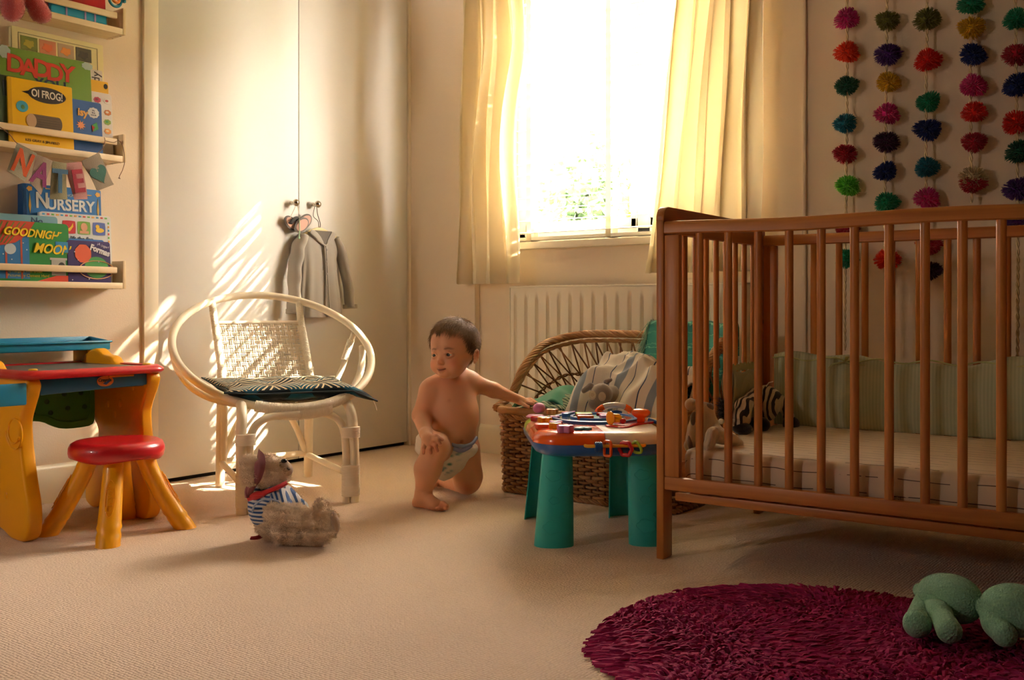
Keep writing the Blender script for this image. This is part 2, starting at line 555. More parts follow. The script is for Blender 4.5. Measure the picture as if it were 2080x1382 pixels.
struct('floor', MB().box(-.12, XR, YB, .1, -.1, 0), carpet_mat(), smooth=0)
struct('ceiling', MB().box(0, XR, YB, 0, ZC, ZC + .1), M_ceil, smooth=0)
struct('wall_left', MB().box(-.12, 0, YB, -1.418, 0, ZC).box(-.12, -.03, -1.418, 0, 0, ZC), M_wall, smooth=0)
struct('wall_right', MB().box(XR, XR + .12, YB, 0, 0, ZC), mat('low_bounce_paint', '#4a3a2c', .9), smooth=0)
DARK = mat('low_bounce_paint', '#4a3a2c', .9)  # unseen walls coloured dark so that they bounce less light
VX0, VX1, VZ0, VZ1 = .22, .42, 1.25, 1.75  # unseen opening added in the back wall to let in fill light
struct('wall_back', MB().box(0, VX0, YB - .12, YB, 0, ZC).box(VX1, XR, YB - .12, YB, 0, ZC).box(VX0, VX1, YB - .12, YB, 0, VZ0).box(VX0, VX1, YB - .12, YB, VZ1, ZC), DARK, smooth=0)
# window wall with its opening
WX0, WX1, WZ0, WZ1 = .55, 1.62, .925, 2.12
wb = MB().box(0, WX0, 0, .16, 0, ZC).box(WX1, XR, 0, .16, 0, ZC).box(WX0, WX1, 0, .16, 0, WZ0).box(WX0, WX1, 0, .16, WZ1, ZC)
struct('wall_window', wb, M_wall, smooth=0)
struct('trim_1', MB().box(.0, .4, -.035, 0, 0, ZC), M_wall, bevel=.004)          # boxed-in pipe beside the wardrobe
struct('trim_2', MB().box(1.885, 1.9, -.012, 0, 0, ZC), M_wall, bevel=.003)       # thin upright edge beside the curtain


def skirting(name, x0, x1, y0, y1, along):
    prof = [(0, 0), (.016, 0), (.016, .088), (.012, .096), (.012, .108), (.006, .122), (0, .126)]
    mb = MB()
    if along == 'y': mb.prism(prof, y0, y1, axis=1)
    else: mb.prism([(-p, z) for p, z in prof], x0, x1, axis=0)
    struct(name, mb, M_gloss, bevel=.0015)


skirting('baseboard_left', 0, 0, YB, -1.425, 'y')
skirting('baseboard_window', .402, XR, 0, 0, 'x')

# fitted wardrobe, flush with the wall
wd = thing('wardrobe', 'tall cream built-in wardrobe with two flush doors and round chrome knobs', 'wardrobe', (0, -.7, 0))
fr = MB().box(-.028, .012, -.718, -.66, 0, ZC - .01).box(-.028, .012, .652, .70, 0, ZC - .01).box(-.028, .0, -.66, .652, 2.3, ZC - .01)
fr.build('frame', M_gloss, wd, bevel=.002)
MB().box(-.028, -.022, -.66, .652, .0, 2.3).build('gap_shade_sheet', mat('gap_shade', '#1b1510', .9), wd, smooth=0)  # dark sheet behind the doors, painting the shade in their gaps
M_chrome = mat('chrome', '#c9c2b4', .12, metal=1)
for y0, y1, ky, kz in ((-.657, -.0035, -.043, 1.074), (.0, .649, .074, 1.077)):
    d = MB().box(-.02, .004, y0, y1, .017, 2.297).build('door', M_ward, wd, bevel=.0025)
    kn = MB().lathe([(.0085, 0), (.0085, .003), (.005, .006), (.0045, .018), (.008, .021), (.0135, .026), (.0155, .032), (.0135, .038), (.008, .0425), (.001, .044)], 28, M=frame((.004, ky, kz), (0, 1, 0), (0, 0, 1)))
    kn.build('knob', M_chrome, d, smooth=60, label='round chrome knob')

# window
win = MB()
WY0, WY1 = .075, .125
win.box(WX0, WX0 + .05, WY0, WY1, WZ0, WZ1).box(WX1 - .05, WX1, WY0, WY1, WZ0, WZ1).box(WX0, WX1, WY0, WY1, WZ0, WZ0 + .045).box(WX0, WX1, WY0, WY1, WZ1 - .05, WZ1)
win.box(1.163, 1.225, WY0, WY1, WZ0, WZ1)
M_frame = mat('window_paint', '#f4f1ea', .4)
wo = struct('window_1', win, M_frame, bevel=.004)
for x0, x1 in ((WX0 + .05, 1.163), (1.225, WX1 - .05)):
    z0, z1 = WZ0 + .045, WZ1 - .05
    s = MB().box(x0, x0 + .028, .07, .11, z0, z1).box(x1 - .028, x1, .07, .11, z0, z1).box(x0, x1, .07, .11, z0, z0 + .04).box(x0, x1, .07, .11, z1 - .04, z1)
    so = s.build('sash', M_frame, wo, bevel=.004)
    g = bpy.data.materials.get('window_glass')
    if not g:
        g = bpy.data.materials.new('window_glass'); g.use_nodes = True; gn = g.node_tree.nodes; gl = g.node_tree.links
        tr = gn.new('ShaderNodeBsdfTransparent'); gs = gn.new('ShaderNodeBsdfGlossy'); gs.inputs['Roughness'].default_value = .02
        mx = gn.new('ShaderNodeMixShader'); mx.inputs[0].default_value = .07
        gl.new(tr.outputs[0], mx.inputs[1]); gl.new(gs.outputs[0], mx.inputs[2]); gl.new(mx.outputs[0], gn['Material Output'].inputs['Surface'])
    MB().box(x0 + .033, x1 - .033, .088, .092, z0 + .035, z1 - .035).build('pane', g, so, smooth=0)
MB().tube([(1.15, .066, 1.13), (1.15, .05, 1.13), (1.15, .045, 1.12), (1.15, .045, 1.03)], [.006, .006, .006, .005]).build('handle', M_frame, wo)
sl = MB().box(WX0 - .03, WX1 + .03, -.035, .07, WZ0 - .032, WZ0 - .002)
w2 = struct('fill_window', MB().box(VX0, VX0 + .04, YB - .08, YB - .04, VZ0, VZ1).box(VX1 - .04, VX1, YB - .08, YB - .04, VZ0, VZ1).box(VX0, VX1, YB - .08, YB - .04, VZ0, VZ0 + .04).box(VX0, VX1, YB - .08, YB - .04, VZ1 - .04, VZ1), M_frame, bevel=.003)  # unseen frame round the opening added for fill light
struct('trim_3', sl, M_gloss, bevel=.005)                                           # window sill board

# venetian blind: every slat on its own
bl = thing('venetian_blind', 'white slatted venetian blind covering the window above the radiator', 'blind', (1.076, .02, WZ0))
M_slat = mat('slat_paint', '#f2efe6', .45, trans=.05)
prof = [(-.025, -.0012), (-.012, .0006), (0, .0012), (.012, .0006), (.025, -.0012), (.025, .0004), (.012, .0022), (0, .0028), (-.012, .0022), (-.025, .0004)]
ta = R(7)
sp = [(a * cos(ta) - b * sin(ta), a * sin(ta) + b * cos(ta)) for a, b in prof]
slat = MB().prism(sp, -.495, .50, axis=0).mesh('slat', M_slat, smooth=60)
SP = .0495; z = .042; nsl = 0
while z < WZ1 - WZ0 - .07:
    link('slat', slat, bl).location = (0, 0, z)
    z += SP; nsl += 1
MB().box(-.495, .50, -.026, .026, .006, .02).build('bottom_rail', M_slat, bl, bevel=.004)
MB().box(-.5, .505, -.03, .03, WZ1 - WZ0 - .055, WZ1 - WZ0 - .003).build('head_rail', M_slat, bl, bevel=.004)
tape = mat('tape_cloth', '#efe8d8', .9, trans=.55)
for tx in (-.40, 0, .43):
    MB().box(tx - .012, tx + .012, -.0275, -.0265, .004, WZ1 - WZ0 - .05).box(tx - .012, tx + .012, .0265, .0275, .004, WZ1 - WZ0 - .05).box(tx - .012, tx + .012, -.0275, .0275, .003, .0055).build('ladder_tape', tape, bl, smooth=0)

# curtains: pleated cloth hanging from a pole above the frame
def curtain(name, label, top, bot, ztop, zbot, nf, amp, seed, side):
    rg = random.Random(seed); t = thing(name, label, 'curtain', ((bot[0] + bot[1]) / 2, -.115, 0), group='cream curtains at the window')
    ph = [rg.uniform(-.6, .6) for _ in range(8)]
    def fn(th):
        def f(u, v):
            z = ztop + (zbot - ztop) * v
            x0 = top[0] + (bot[0] - top[0]) * v ** 1.0; x1 = top[1] + (bot[1] - top[1]) * v ** 1.0
            w = u * nf * 2 * PI + .5 * sin(3 * v + ph[0]) + .8 * sin(u * 5 + ph[1]) * v
            a = amp * (.75 + .35 * sin(u * 9 + ph[2]) + .25 * v)
            y = -.115 + a * sin(w) + .25 * a * sin(2.3 * w + ph[3] + 2 * v) + .010 * sin(9 * v + u * 14)
            x = x0 + (x1 - x0) * u + .25 * (x1 - x0) / nf * sin(2 * w + ph[4]) * .35
            return (x + side(z, u) - (bot[0] + bot[1]) / 2, y + th + .115, z)
        return f
    nu, nv = 130, 46
    mb = MB().grid(fn(0), nu, nv); a = len(mb.v); mb.grid(fn(.0022), nu, nv)
    mb.build('cloth', mat('curtain_cloth', '#f5ecd6', .9, trans=.45, sheen=.1, bump=(700, .25, 'noise')), t, smooth=180)
    hm = MB().grid(lambda u, v: tuple(Vector(fn(-.0022)(u, .962 + .036 * v))), nu, 4)
    hm.build('hem', MATS['curtain_cloth'], t, smooth=180)
    for k in range(9):
        u = (k + .5) / 9; p = fn(0)(u, 0)
        MB().tube([(p[0], .017 * cos(q / 12 * 2 * PI), ztop + .018 + .017 * sin(q / 12 * 2 * PI)) for q in range(12)], .0025, 6, closed=True).build('ring', M_chrome, t)
    return t


curtain('curtain', 'cream curtain gathered at the side of the window nearer the wardrobe', (.395, .70), (.345, .70), 2.18, .745, 4.2, .022, 3,
        lambda z, u: .03 * u * math.exp(-((z - 1.75) / .18) ** 2) - .035 * u * math.exp(-((z - 1.25) / .3) ** 2))
curtain('curtain', 'cream curtain hanging behind the head of the wooden crib', (1.47, 1.79), (1.30, 1.755), 2.18, .775, 5.2, .024, 11, lambda z, u: 0)
rod = thing('curtain_pole', 'white curtain pole fixed above the window', 'curtain pole', (1.08, -.115, 2.205))
MB().tube([(-.8, 0, 0), (.8, 0, 0)], .011, 14).build('pole', M_gloss, rod)
for s_ in (-1, 1):
    MB().ball((s_ * .815, 0, 0), .02).build('finial', M_gloss, rod)
    MB().tube([(s_ * .7, 0, 0), (s_ * .7, .113, 0)], .007, 8).build('bracket', M_gloss, rod)

# radiator
rd = thing('radiator', 'long cream panel radiator under the window, behind the wicker basket', 'radiator', (1.17, 0, 0))
RW, RZ0, RZ1 = .53, .14, .735
def rad(u, v):
    x = -RW + 2 * RW * u; n = 19
    q = (u * n) % 1.0
    g = 0
    if .04 < v < .95:
        e = min(1, min(v - .04, .95 - v) / .03)
        g = .012 * e * max(0, 1 - abs(q - .5) / .16) ** .6
    return (x, -.078 - .011 + g, RZ0 + (RZ1 - .006 - RZ0) * v)
pm = MB().grid(rad, 361, 40)
pm.box(-RW, RW, -.076, -.072, RZ0, RZ1 - .004)
pm.build('panel', mat('radiator_enamel', '#ece4d0', .35), rd, smooth=50)
MB().box(-RW - .004, RW + .004, -.092, -.03, RZ1 - .008, RZ1).box(-RW - .004, -RW, -.092, -.03, RZ0, RZ1).box(RW, RW + .004, -.092, -.03, RZ0, RZ1).build('casing', MATS['radiator_enamel'], rd, bevel=.002)
gb = MB()
for k in range(40): gb.box(-RW + .02 + k * .026, -RW + .032 + k * .026, -.068, -.036, RZ1, RZ1 + .0008)
gb.build('slot_shade', MATS['gap_shade'], rd, smooth=0)  # dark strips laid on the casing, painting the shade inside its slots
for s_ in (-1, 1): MB().box(s_ * .4 - .015, s_ * .4 + .015, -.03, 0, .2, .65).build('wall_bracket', M_gloss, rd)
MB().cyl((RW - .02, -.05, 0), (RW - .02, -.05, .15), .007).cyl((RW - .02, -.05, .09), (RW - .02, -.05, .15), .014).build('valve', M_chrome, rd)
MB().cyl((-RW + .02, -.05, 0), (-RW + .02, -.05, .15), .007).cyl((-RW + .02, -.05, .09), (-RW + .02, -.05, .15), .014).build('valve', M_chrome, rd)

# the garden beyond the glass
struct('ground', MB().box(-8, 10, .3, 25, -1.6, -1.5), mat('lawn', '#8f8a6a', .95, mottle=.4), smooth=0)
def leafy(name, label, cx, cy, cz, rx, rz, n, col, seed, trunk=True):
    rg = np.random.RandomState(seed)
    t = thing(name, label, 'tree', (cx, cy, -1.5))
    if trunk:
        MB().tube([(0, 0, -.02), (.03, 0, .8), (-.02, .02, 1.6), (.05, 0, cz + 1.3)], [.11, .09, .07, .04], 10).build('trunk', mat('bark', '#5b4a38', .9), t)
    c = rg.normal(size=(n, 3)); c /= np.linalg.norm(c, axis=1)[:, None]; c *= (rg.rand(n) ** .4)[:, None]
    lump = 1 + .25 * np.sin(c @ rg.normal(size=(3,)) * 6)
    P0 = c * [rx, rx, rz] * lump[:, None] + [0, 0, cz + 1.5]
    a = rg.normal(size=(n, 3)); a /= np.linalg.norm(a, axis=1)[:, None]
    b = np.cross(a, rg.normal(size=(n, 3))); b /= np.linalg.norm(b, axis=1)[:, None]
    s = .055
    V = np.stack([P0 - a * s, P0 + b * s * .5, P0 + a * s, P0 - b * s * .5], 1).reshape(-1, 3)
    me = np_mesh('leaf', V, np.arange(4 * n).reshape(-1, 4), mat(col + 'leaf', col, .6, trans=.4), 0)
    link('foliage', me, t, kind='stuff')
leafy('garden_tree', 'leafy green tree seen through the slats low in the window', -1.45, 4.2, 1.35, .75, .75, 4200, '#2f4426', 3)
leafy('garden_shrub', 'yellow-green shrub seen low behind the window mullion', -.12, 2.6, 1.15, .40, .42, 1500, '#5c6420', 7)

leafy('garden_tree', 'tall garden tree outside whose branches break up the sunlight', 2.75, 2.5, 3.9, .75, .9, 1300, '#7f9a4a', 12)
# a rendered house added across the garden to hold back low sky light
nh = thing('sky_block_house', 'pale rendered house added across the garden to block low sky light', 'house', (0, 9.0, -1.5))
MB().box(-8, 12, 0, 5, 0, 5.6).build('wall', mat('render_pale', '#b9ae9c', .9), nh, smooth=0)
MB().prism([(-.4, 5.6), (5.4, 5.6), (2.5, 7.2)], -8.3, 12.3, axis=0).build('roof', mat('roof_tile', '#8a6250', .9), nh, smooth=0)
for x in (-6, -3.6, -1.2, 1.2, 3.6, 6, 8.4, 10.8):
    for z in (.9, 3.6):
        w_ = MB().box(x - .5, x + .5, -.06, .02, z, z + 1.1).build('window', M_frame, nh, smooth=0)
        MB().box(x - .42, x + .42, -.065, -.055, z + .08, z + 1.02).build('pane', mat('far_glass', '#a8adab', .5), w_, smooth=0)
struct('hedge', MB().box(-8, 12, 7.0, 7.6, -1.5, .3), mat('hedge_leaf', '#55703a', .95, mottle=.5, bump=(8, 1, 'noise')), smooth=0)  # added along with the house to hold back low sky light


# ================================================================== BOOK LEDGES AND BOOKS ON THE LEFT WALL
M_pine = wood('pine_y', '#e6d3ae', '#d9bf92', 1, .5)
M_pinez = wood('pine_z', '#e3cfa8', '#d6bb8e', 2, .5)


def ledge(label, zb, rail_z, top):
    t = thing('book_ledge', label, 'shelf', (0, -1.557, zb), 0, 'pale pine picture ledges')
    y0 = -.86
    MB().box(0, .092, y0, -.001, .0, .012).build('shelf_board', M_pine, t, bevel=.001)
    MB().box(.092, .105, y0, 0, -.001, .019).build('front_lip', M_pine, t, bevel=.0015)
    MB().box(0, .012, y0, 0, .012, .07).build('back_board', M_pine, t, bevel=.001)
    MB().box(0, .105, 0, .012, -.001, top).build('end_bracket', M_pinez, t, bevel=.0015)
    MB().box(0, .105, y0 - .012, y0, -.001, top).build('end_bracket', M_pinez, t, bevel=.0015)
    MB().box(.097, .109, y0 + .012, -.022, rail_z - .011, rail_z + .011).build('rail', M_pine, t, bevel=.004, bseg=3)
    for y in (.006,):
        for x in (.03, .08): MB().cyl((x, y, -.0016), (x, y, -.0008), .003).build('screw', mat('steel', '#8d8474', .4, metal=1), t)
    return t


ledge('topmost pine picture ledge, holding the red book, above two more ledges', 1.576, .058, .09)
ledge('middle pine picture ledge with the knitted bunting tied to its rail', 1.142, .064, .094)
ledge('lowest pine picture ledge, above the red-topped desk', .710, .061, .094)


def paper(h, r=.35): return mat('print_' + h.strip('#'), h, r)


def book(label, y0, y1, z0, h, th, xf, cover, lean=7, roll=0, name='picture_book', spine=None, pages=True, rad=.004):
    """closed book leaning back on the wall; front cover faces the room at x = xf (foot)"""
    t = thing(name, label, 'book', (xf, (y0 + y1) / 2, z0), (roll and R(roll) or 0, -R(lean), 0), 'childrens books on the pine ledges')
    w = y1 - y0
    def rr(d, r):
        pts = []
        for cx_, cy_, a0 in ((w / 2 - r, h - r, 0), (-w / 2 + r, h - r, 90), (-w / 2 + r, r, 180), (w / 2 - r, r, 270)):
            for k in range(4): a = R(a0 + 30 * k); pts.append((cx_ + (r - d) * cos(a), cy_ + (r - d) * sin(a)))
        return pts
    c = MB().prism(rr(0, rad), -.0025, 0, axis=0).prism(rr(0, rad), -th, -th + .0025, axis=0).box(-th, 0, -w / 2, -w / 2 + .003, .002, h - .002)
    c.build('cover', paper(cover), t, bevel=.0006, bseg=1)
    MB().prism(rr(.004, rad), -th + .0025, -.0025, axis=0).build('page_block', paper('#e9e0cc', .8), t)
    if spine: MB().box(-th - .0004, .0004, -w / 2 - .001, -w / 2 + .012, 0.001, h - .001).build('spine', paper(spine), t, bevel=.0005, bseg=1)
    t['h'] = h; t['w'] = w
    return t


def on(t, y, z, ax=(0, 1, 0), up=(0, 0, 1), d=.0006): return frame((d, y, z), ax, up)


def flat(t, name, poly, col, d=.0005, th=.0007, **kw):
    """a printed shape lying on the cover"""
    return MB().prism(poly, 0, d + th, axis=0).build(name, paper(col), t, smooth=0, **kw)


def rect(a, b, c, d): return [(a, c), (b, c), (b, d), (a, d)]
def oval(y, z, ry, rz, n=20, f=None): return [(y + ry * cos(2 * PI * k / n) * (f(k) if f else 1), z + rz * sin(2 * PI * k / n) * (f(k) if f else 1)) for k in range(n)]


# ---- middle ledge (top of board z = 1.156)
zb = 1.156
b = book('cream picture dictionary with a row of four small photos, tallest on the middle ledge', -1.892, -1.578, zb, .392, .022, .036, '#e6dca6', 3)
for k, c in enumerate(('#77803a', '#c9825a', '#b39a7a', '#4f4a36')):
    y = -.128 + k * .062
    flat(b, 'photo', rect(y, y + .055, .322, .367), c)
    flat(b, 'photo_subject', oval(y + .027, .343, .018, .013, 14, lambda q: 1 + .2 * ((q * 7) % 3 - 1)), ('#b0a23e', '#d2693a', '#d98a3c', '#322c20')[k], .0012)
    text('caption', ('eagle', 'fish', 'flamingo', 'tortoise')[k], .008, paper('#4a4434'), b, on(b, y + .027, .314))
flat(b, 'border_line', rect(-.135, .135, .3745, .3755), '#55513a'); flat(b, 'border_line', rect(-.1355, -.1345, .2, .3755), '#55513a'); flat(b, 'border_line', rect(.1345, .1355, .2, .3755), '#55513a')
b = book('grey-white slim book standing behind the green one, its side lettering vertical', -1.74, -1.588, zb, .300, .012, .050, '#cfc9c0', 4)
text('lettering', 'uddy', .04, paper('#3b3838'), b, frame((.0006, .052, .255), (0, 0, 1), (0, -1, 0)))
b = book('small yellow book with a round black badge peeping out beside the white one', -1.70, -1.574, zb, .262, .010, .060, '#d9a81f', 4)
flat(b, 'badge', oval(.053, .246, .007, .009), '#2b2a22')
b = book('green picture book with big wavy red capitals on the middle ledge', -1.965, -1.642, zb, .315, .014, .074, '#62842a', 5)
flat(b, 'cloud', oval(.15, .302, .018, .012, 16, lambda q: 1 + .15 * (q % 2)), '#a8bcb6'); flat(b, 'cloud', oval(-.125, .296, .018, .02, 16, lambda q: 1 + .15 * (q % 2)), '#a8bcb6')
for k, ch in enumerate('DADDY'):
    text('title_letter', ch, .078, paper('#b5321f'), b, on(b, -.093 + k * .043, .26 - .005 * (k % 2), (0, 1, -.06 + .04 * (k % 2)), (0, .04, 1)), .001, bold=.0022)
text('subtitle', 'YOU', .05, paper('#1d3345'), b, on(b, .02, .212), .0006, bold=.001)
b = book('white first-words board book edged with little pictures, behind the blue one', -1.716, -1.566, zb, .221, .012, .064, '#ddd8d2', 4, rad=.01)
for k, (y, z, c) in enumerate(((-.055, .197, '#3a3a3a'), (-.02, .198, '#d98a7a'), (.022, .194, '#a8324a'), (.058, .194, '#e6e2da'), (.058, .155, '#b0662a'), (.056, .122, '#7f9a3a'), (.056, .09, '#d0862e'), (.056, .058, '#7a3a5a'))):
    flat(b, 'small_picture', oval(y, z, .012, .009, 14, lambda q: 1 + .15 * (q % 2)), c)
    flat(b, 'small_picture', oval(y - .002, z + .001, .006, .004, 8), ('#dad6cc', '#c25a4a', '#6c1c34', '#b23a30', '#d8d0c0', '#3a8a4a', '#efe0b0', '#2f2f3a')[k], .0012)
b = book('blue board book with orange lettering and a white cloud badge, beside the yellow one', -1.79, -1.614, zb, .180, .014, .080, '#28518c', 4, rad=.008)
text('title_lettering', 'isy', .035, paper('#d8a04a'), b, on(b, .020, .138, (0, 1, -.08), (0, 0, 1)), .001, bold=.0012)
flat(b, 'cloud_badge', oval(.058, .143, .019, .017, 20, lambda q: 1 + .12 * (q % 2)), '#d8d8d6')
text('badge_words', 'My\nfirst\nwords', .0075, paper('#2a3a5c'), b, on(b, .058, .143), .0014)
flat(b, 'kite', [(.05, .1), (.068, .112), (.074, .09), (.052, .078)], '#2f8a3c'); flat(b, 'kite', [(.05, .1), (.061, .095), (.052, .078)], '#b03424', .0012)
flat(b, 'sun_rays', oval(.012, .095, .017, .017, 18, lambda q: 1 if q % 2 else .5), '#d88a5a')
b = book('yellow picture book with a black speech bubble title and a brown log', -1.934, -1.724, zb, .213, .016, .094, '#e0b000', 4, spine='#c99a00')
flat(b, 'speech_bubble', oval(.02, .172, .062, .026, 28), '#2a2622'); flat(b, 'speech_bubble', [(-.04, .178), (-.062, .172), (-.036, .166)], '#2a2622')
text('title_lettering', 'OI FROG!', .034, paper('#e9e3d2'), b, on(b, .02, .172, (0, 1, -.02)), .0016, sx=.72, bold=.0006)
flat(b, 'sticker', oval(-.062, .124, .019, .018), '#3a92ac'); flat(b, 'sticker_mark', oval(-.06, .122, .006, .007), '#5f8a4a', .0012)
flat(b, 'log', rect(-.03, .055, .06, .105), '#5b4a34'); flat(b, 'log', oval(.055, .0825, .012, .0225), '#5b4a34')
for k in range(5): flat(b, 'bark_line', rect(-.02, .06, .066 + k * .008, .067 + k * .008), '#43362a', .0012)
flat(b, 'log_end', oval(-.034, .0825, .016, .0225), '#b99a74', .0014)
text('lettering', 'KES GRAY & JIM FIELD', .0115, paper('#5a4a1c'), b, on(b, 0, .019), .0008)
b = book('dark green book half hidden behind the yellow one', -2.02, -1.905, zb, .216, .010, .088, '#31432c', 4)
flat(b, 'dark_square', rect(.015, .055, .15, .2), '#1d2733')

# ---- lowest ledge
zb = .724
b = book('royal blue nursery treasury with gold edge pattern, tallest on the lowest ledge', -1.862, -1.594, zb, .322, .034, .046, '#1c66a8', 3, spine='#164e86')
text('title_lettering', 'N', .073, paper('#d9dedb'), b, on(b, -.072, .268), .001, bold=.0014, sx=.8)
text('title_lettering', 'URSERY', .052, paper('#d9dedb'), b, on(b, .026, .260), .001, bold=.0014, sx=.92)
text('lettering', 'THE KINGFISHER', .0125, paper('#a9c2d4'), b, on(b, .02, .294), .001)
for y in (-.112, .122):
    flat(b, 'gold_pattern', oval(y, .306, .008, .007, 10, lambda q: 1 + .3 * (q % 2)), '#cf9f4a')
    flat(b, 'gold_pattern', [(y - .004, .25), (y, .225), (y + .004, .25), (y, .292)], '#cfa84a')
flat(b, 'gold_pattern', rect(-.06, -.03, .309, .312), '#cfa84a'); flat(b, 'gold_pattern', rect(.07, .10, .300, .303), '#cfa84a')
b = book('white lift-the-flap board book edged with coloured dashes and photo tiles', -1.816, -1.567, zb, .234, .018, .060, '#dbdcd8', 3.5, rad=.01)
dash = ('#3a9ad0', '#c23a34', '#5fae4a', '#e0a038')
for k in range(15): flat(b, 'dash', rect(-.115 + k * .0155, -.107 + k * .0155, .2235, .2285), dash[k % 4])
for k in range(8): flat(b, 'dash', rect(.112, .117, .206 - k * .0125, .2125 - k * .0125), dash[(k + 2) % 4])
for k, (c, y) in enumerate((('#b81f28', -.026), ('#6fa23c', .026), ('#4a5ea4', .080))):
    flat(b, 'photo_tile', oval(y, .188, .023, .022, 24, lambda q: 1 / max(abs(cos(2 * PI * q / 24)), abs(sin(2 * PI * q / 24))) ** .8), c)
    if k == 0: flat(b, 'banana', [(y - .016, .178), (y + .002, .174), (y + .014, .190), (y + .013, .203), (y + .006, .190), (y - .004, .182)], '#e8c23c', .0014)
    if k == 1: flat(b, 'baby_head', oval(y, .191, .012, .014), '#d9a27e', .0014); flat(b, 'baby_head', rect(y - .016, y + .016, .169, .178), '#d9a27e', .0014)
    if k == 2: flat(b, 'toy_duck', oval(y + .002, .183, .015, .008), '#e8c23c', .0014); flat(b, 'toy_duck', oval(y - .006, .195, .007, .007), '#e8c23c', .0014)
text('lettering', 'lift-the-flap', .0185, paper('#3c4654'), b, on(b, .018, .151, (0, 1, -.03)), .001, bold=.0003)
flat(b, 'photo_tile', oval(.084, .13, .022, .016, 24, lambda q: 1 / max(abs(cos(2 * PI * q / 24)), abs(sin(2 * PI * q / 24))) ** .8), '#d0583a')
b = book('pale blue book behind the green one on the lowest ledge', -2.0, -1.762, zb, .218, .012, .074, '#7aa9b8', 4, rad=.01)
text('lettering', 'No', .03, paper('#3f5a78'), b, on(b, .05, .20), .0008)
b = book('thin mid-blue book edging out above the purple one', -1.745, -1.602, zb, .150, .010, .074, '#2c6cae', 4, rad=.008)
text('lettering', 'h', .022, paper('#cfd8e0'), b, on(b, -.05, .132), .001)
b = book('large green board book with yellow slanted lettering, night window and red curtains', -2.03, -1.738, zb, .194, .018, .094, '#1f7a34', 3.5, rad=.012, spine='#165c28')
flat(b, 'night_sky', rect(-.110, .014, .012, .150), '#2a6fa8')
for y in (-.112, -.062, -.014): flat(b, 'window_bar', rect(y, y + .006, .012, .14), '#a8503a', .0012)
flat(b, 'moon', oval(-.046, .105, .018, .017), '#b9c6cc', .0016)
for k in range(9): flat(b, 'star', oval(-.09 + (k * 37 % 100) * .001, .04 + (k * 53 % 90) * .001, .0022, .0022, 6), '#dfe5ea', .0014)
cy = [(-.146, .194), (.034, .194), (.006, .15), (-.03, .125), (-.075, .115), (-.10, .09), (-.11, .012), (-.146, .012)]
flat(b, 'curtain_print', cy, '#b8402a', .0018)
for k in range(9): flat(b, 'curtain_stripe', [(-.142 + k * .018, .19), (-.138 + k * .018, .19), (-.13 + k * .0095, .135 - .002 * k), (-.134 + k * .0095, .135 - .002 * k)], '#5b7a32', .0024)
text('title_lettering', 'GOODNIGHT', .036, paper('#e3c21c'), b, on(b, .03, .156, (0, 1, -.09)), .0028, shear=.3, sx=.88, bold=.0010)
text('title_lettering', 'MOON', .043, paper('#e3c21c'), b, on(b, .087, .108, (0, 1, -.09)), .0028, shear=.3, sx=.88, bold=.0010)
flat(b, 'blue_patch', rect(.10, .142, .10, .135), '#2f7fb0', .0008)
flat(b, 'fireplace', rect(.085, .132, .025, .075), '#a8a69e', .0012); flat(b, 'fireplace', rect(.08, .137, .075, .082), '#b5b3aa', .0014); flat(b, 'hearth', oval(.118, .052, .012, .016), '#3b3a38', .0018)
flat(b, 'red_floor', [(.02, .0), (.143, .0), (.143, .025), (.10, .024)], '#c8442c', .0008)
text('lettering', 'by Margaret Wise Brown', .0105, paper('#cfc23a'), b, on(b, .0, .035), .001)
text('lettering', 'Pictures by Clement Hurd', .0125, paper('#cfc23a'), b, on(b, .01, .022), .001)
b = book('dark purple board book with an orange blob and a green ringed planet', -1.745, -1.594, zb, .143, .016, .096, '#2e1f5c', 4, rad=.008)
flat(b, 'planet', oval(.024, .055, .042, .036, 28), '#3f8c46')
rg_ = [(.024 + .062 * cos(2 * PI * k / 28), .047 + .030 * sin(2 * PI * k / 28)) for k in range(29)]
MB().tube([(.0012, y, z) for y, z in rg_[:28]], .0024, 6, closed=True, flat=.5).build('planet_ring', paper('#d9a070'), b)
flat(b, 'orange_shape', oval(-.022, .10, .028, .030, 16, lambda q: 1 + .06 * (q % 2)), '#cf5a38', .0012)
text('title_lettering', 'Formas', .028, paper('#e2dfe4'), b, on(b, .038, .112, (0, 1, -.32), (0, .32, 1)), .0018, sx=.85, bold=.0012)
text('lettering', '¡A jugar!', .0125, paper('#d6cfe0'), b, on(b, .05, .129, (0, 1, -.32), (0, .32, 1)), .001)
for k in range(7): flat(b, 'star', oval(-.062 + (k * 47 % 130) * .001, .012 + (k * 31 % 120) * .001, .0022, .0022, 6), '#dcd6ea', .0012)

# ---- topmost ledge
zb = 1.590
b = book('red hardback standing on the topmost ledge', -1.79, -1.592, zb, .26, .02, .062, '#b3141c', 4)
b = book('teal-blue box book with lilac straps in front of the red one', -1.80, -1.606, zb, .045, .016, .088, '#1c88a8', 2)
for y in (-.047, .018, .052): flat(b, 'lilac_strap', rect(y, y + .006, .0, .045), '#a58fb8', .0012)
b = book('dark patterned book on the topmost ledge behind the dangling plush feet', -1.90, -1.805, zb, .075, .014, .080, '#3a1a22', 3)
for k in range(3): flat(b, 'blotch', oval(-.03 + k * .028, .035, .01, .015, 10, lambda q: 1 + .3 * (q % 2)), '#a8442e')
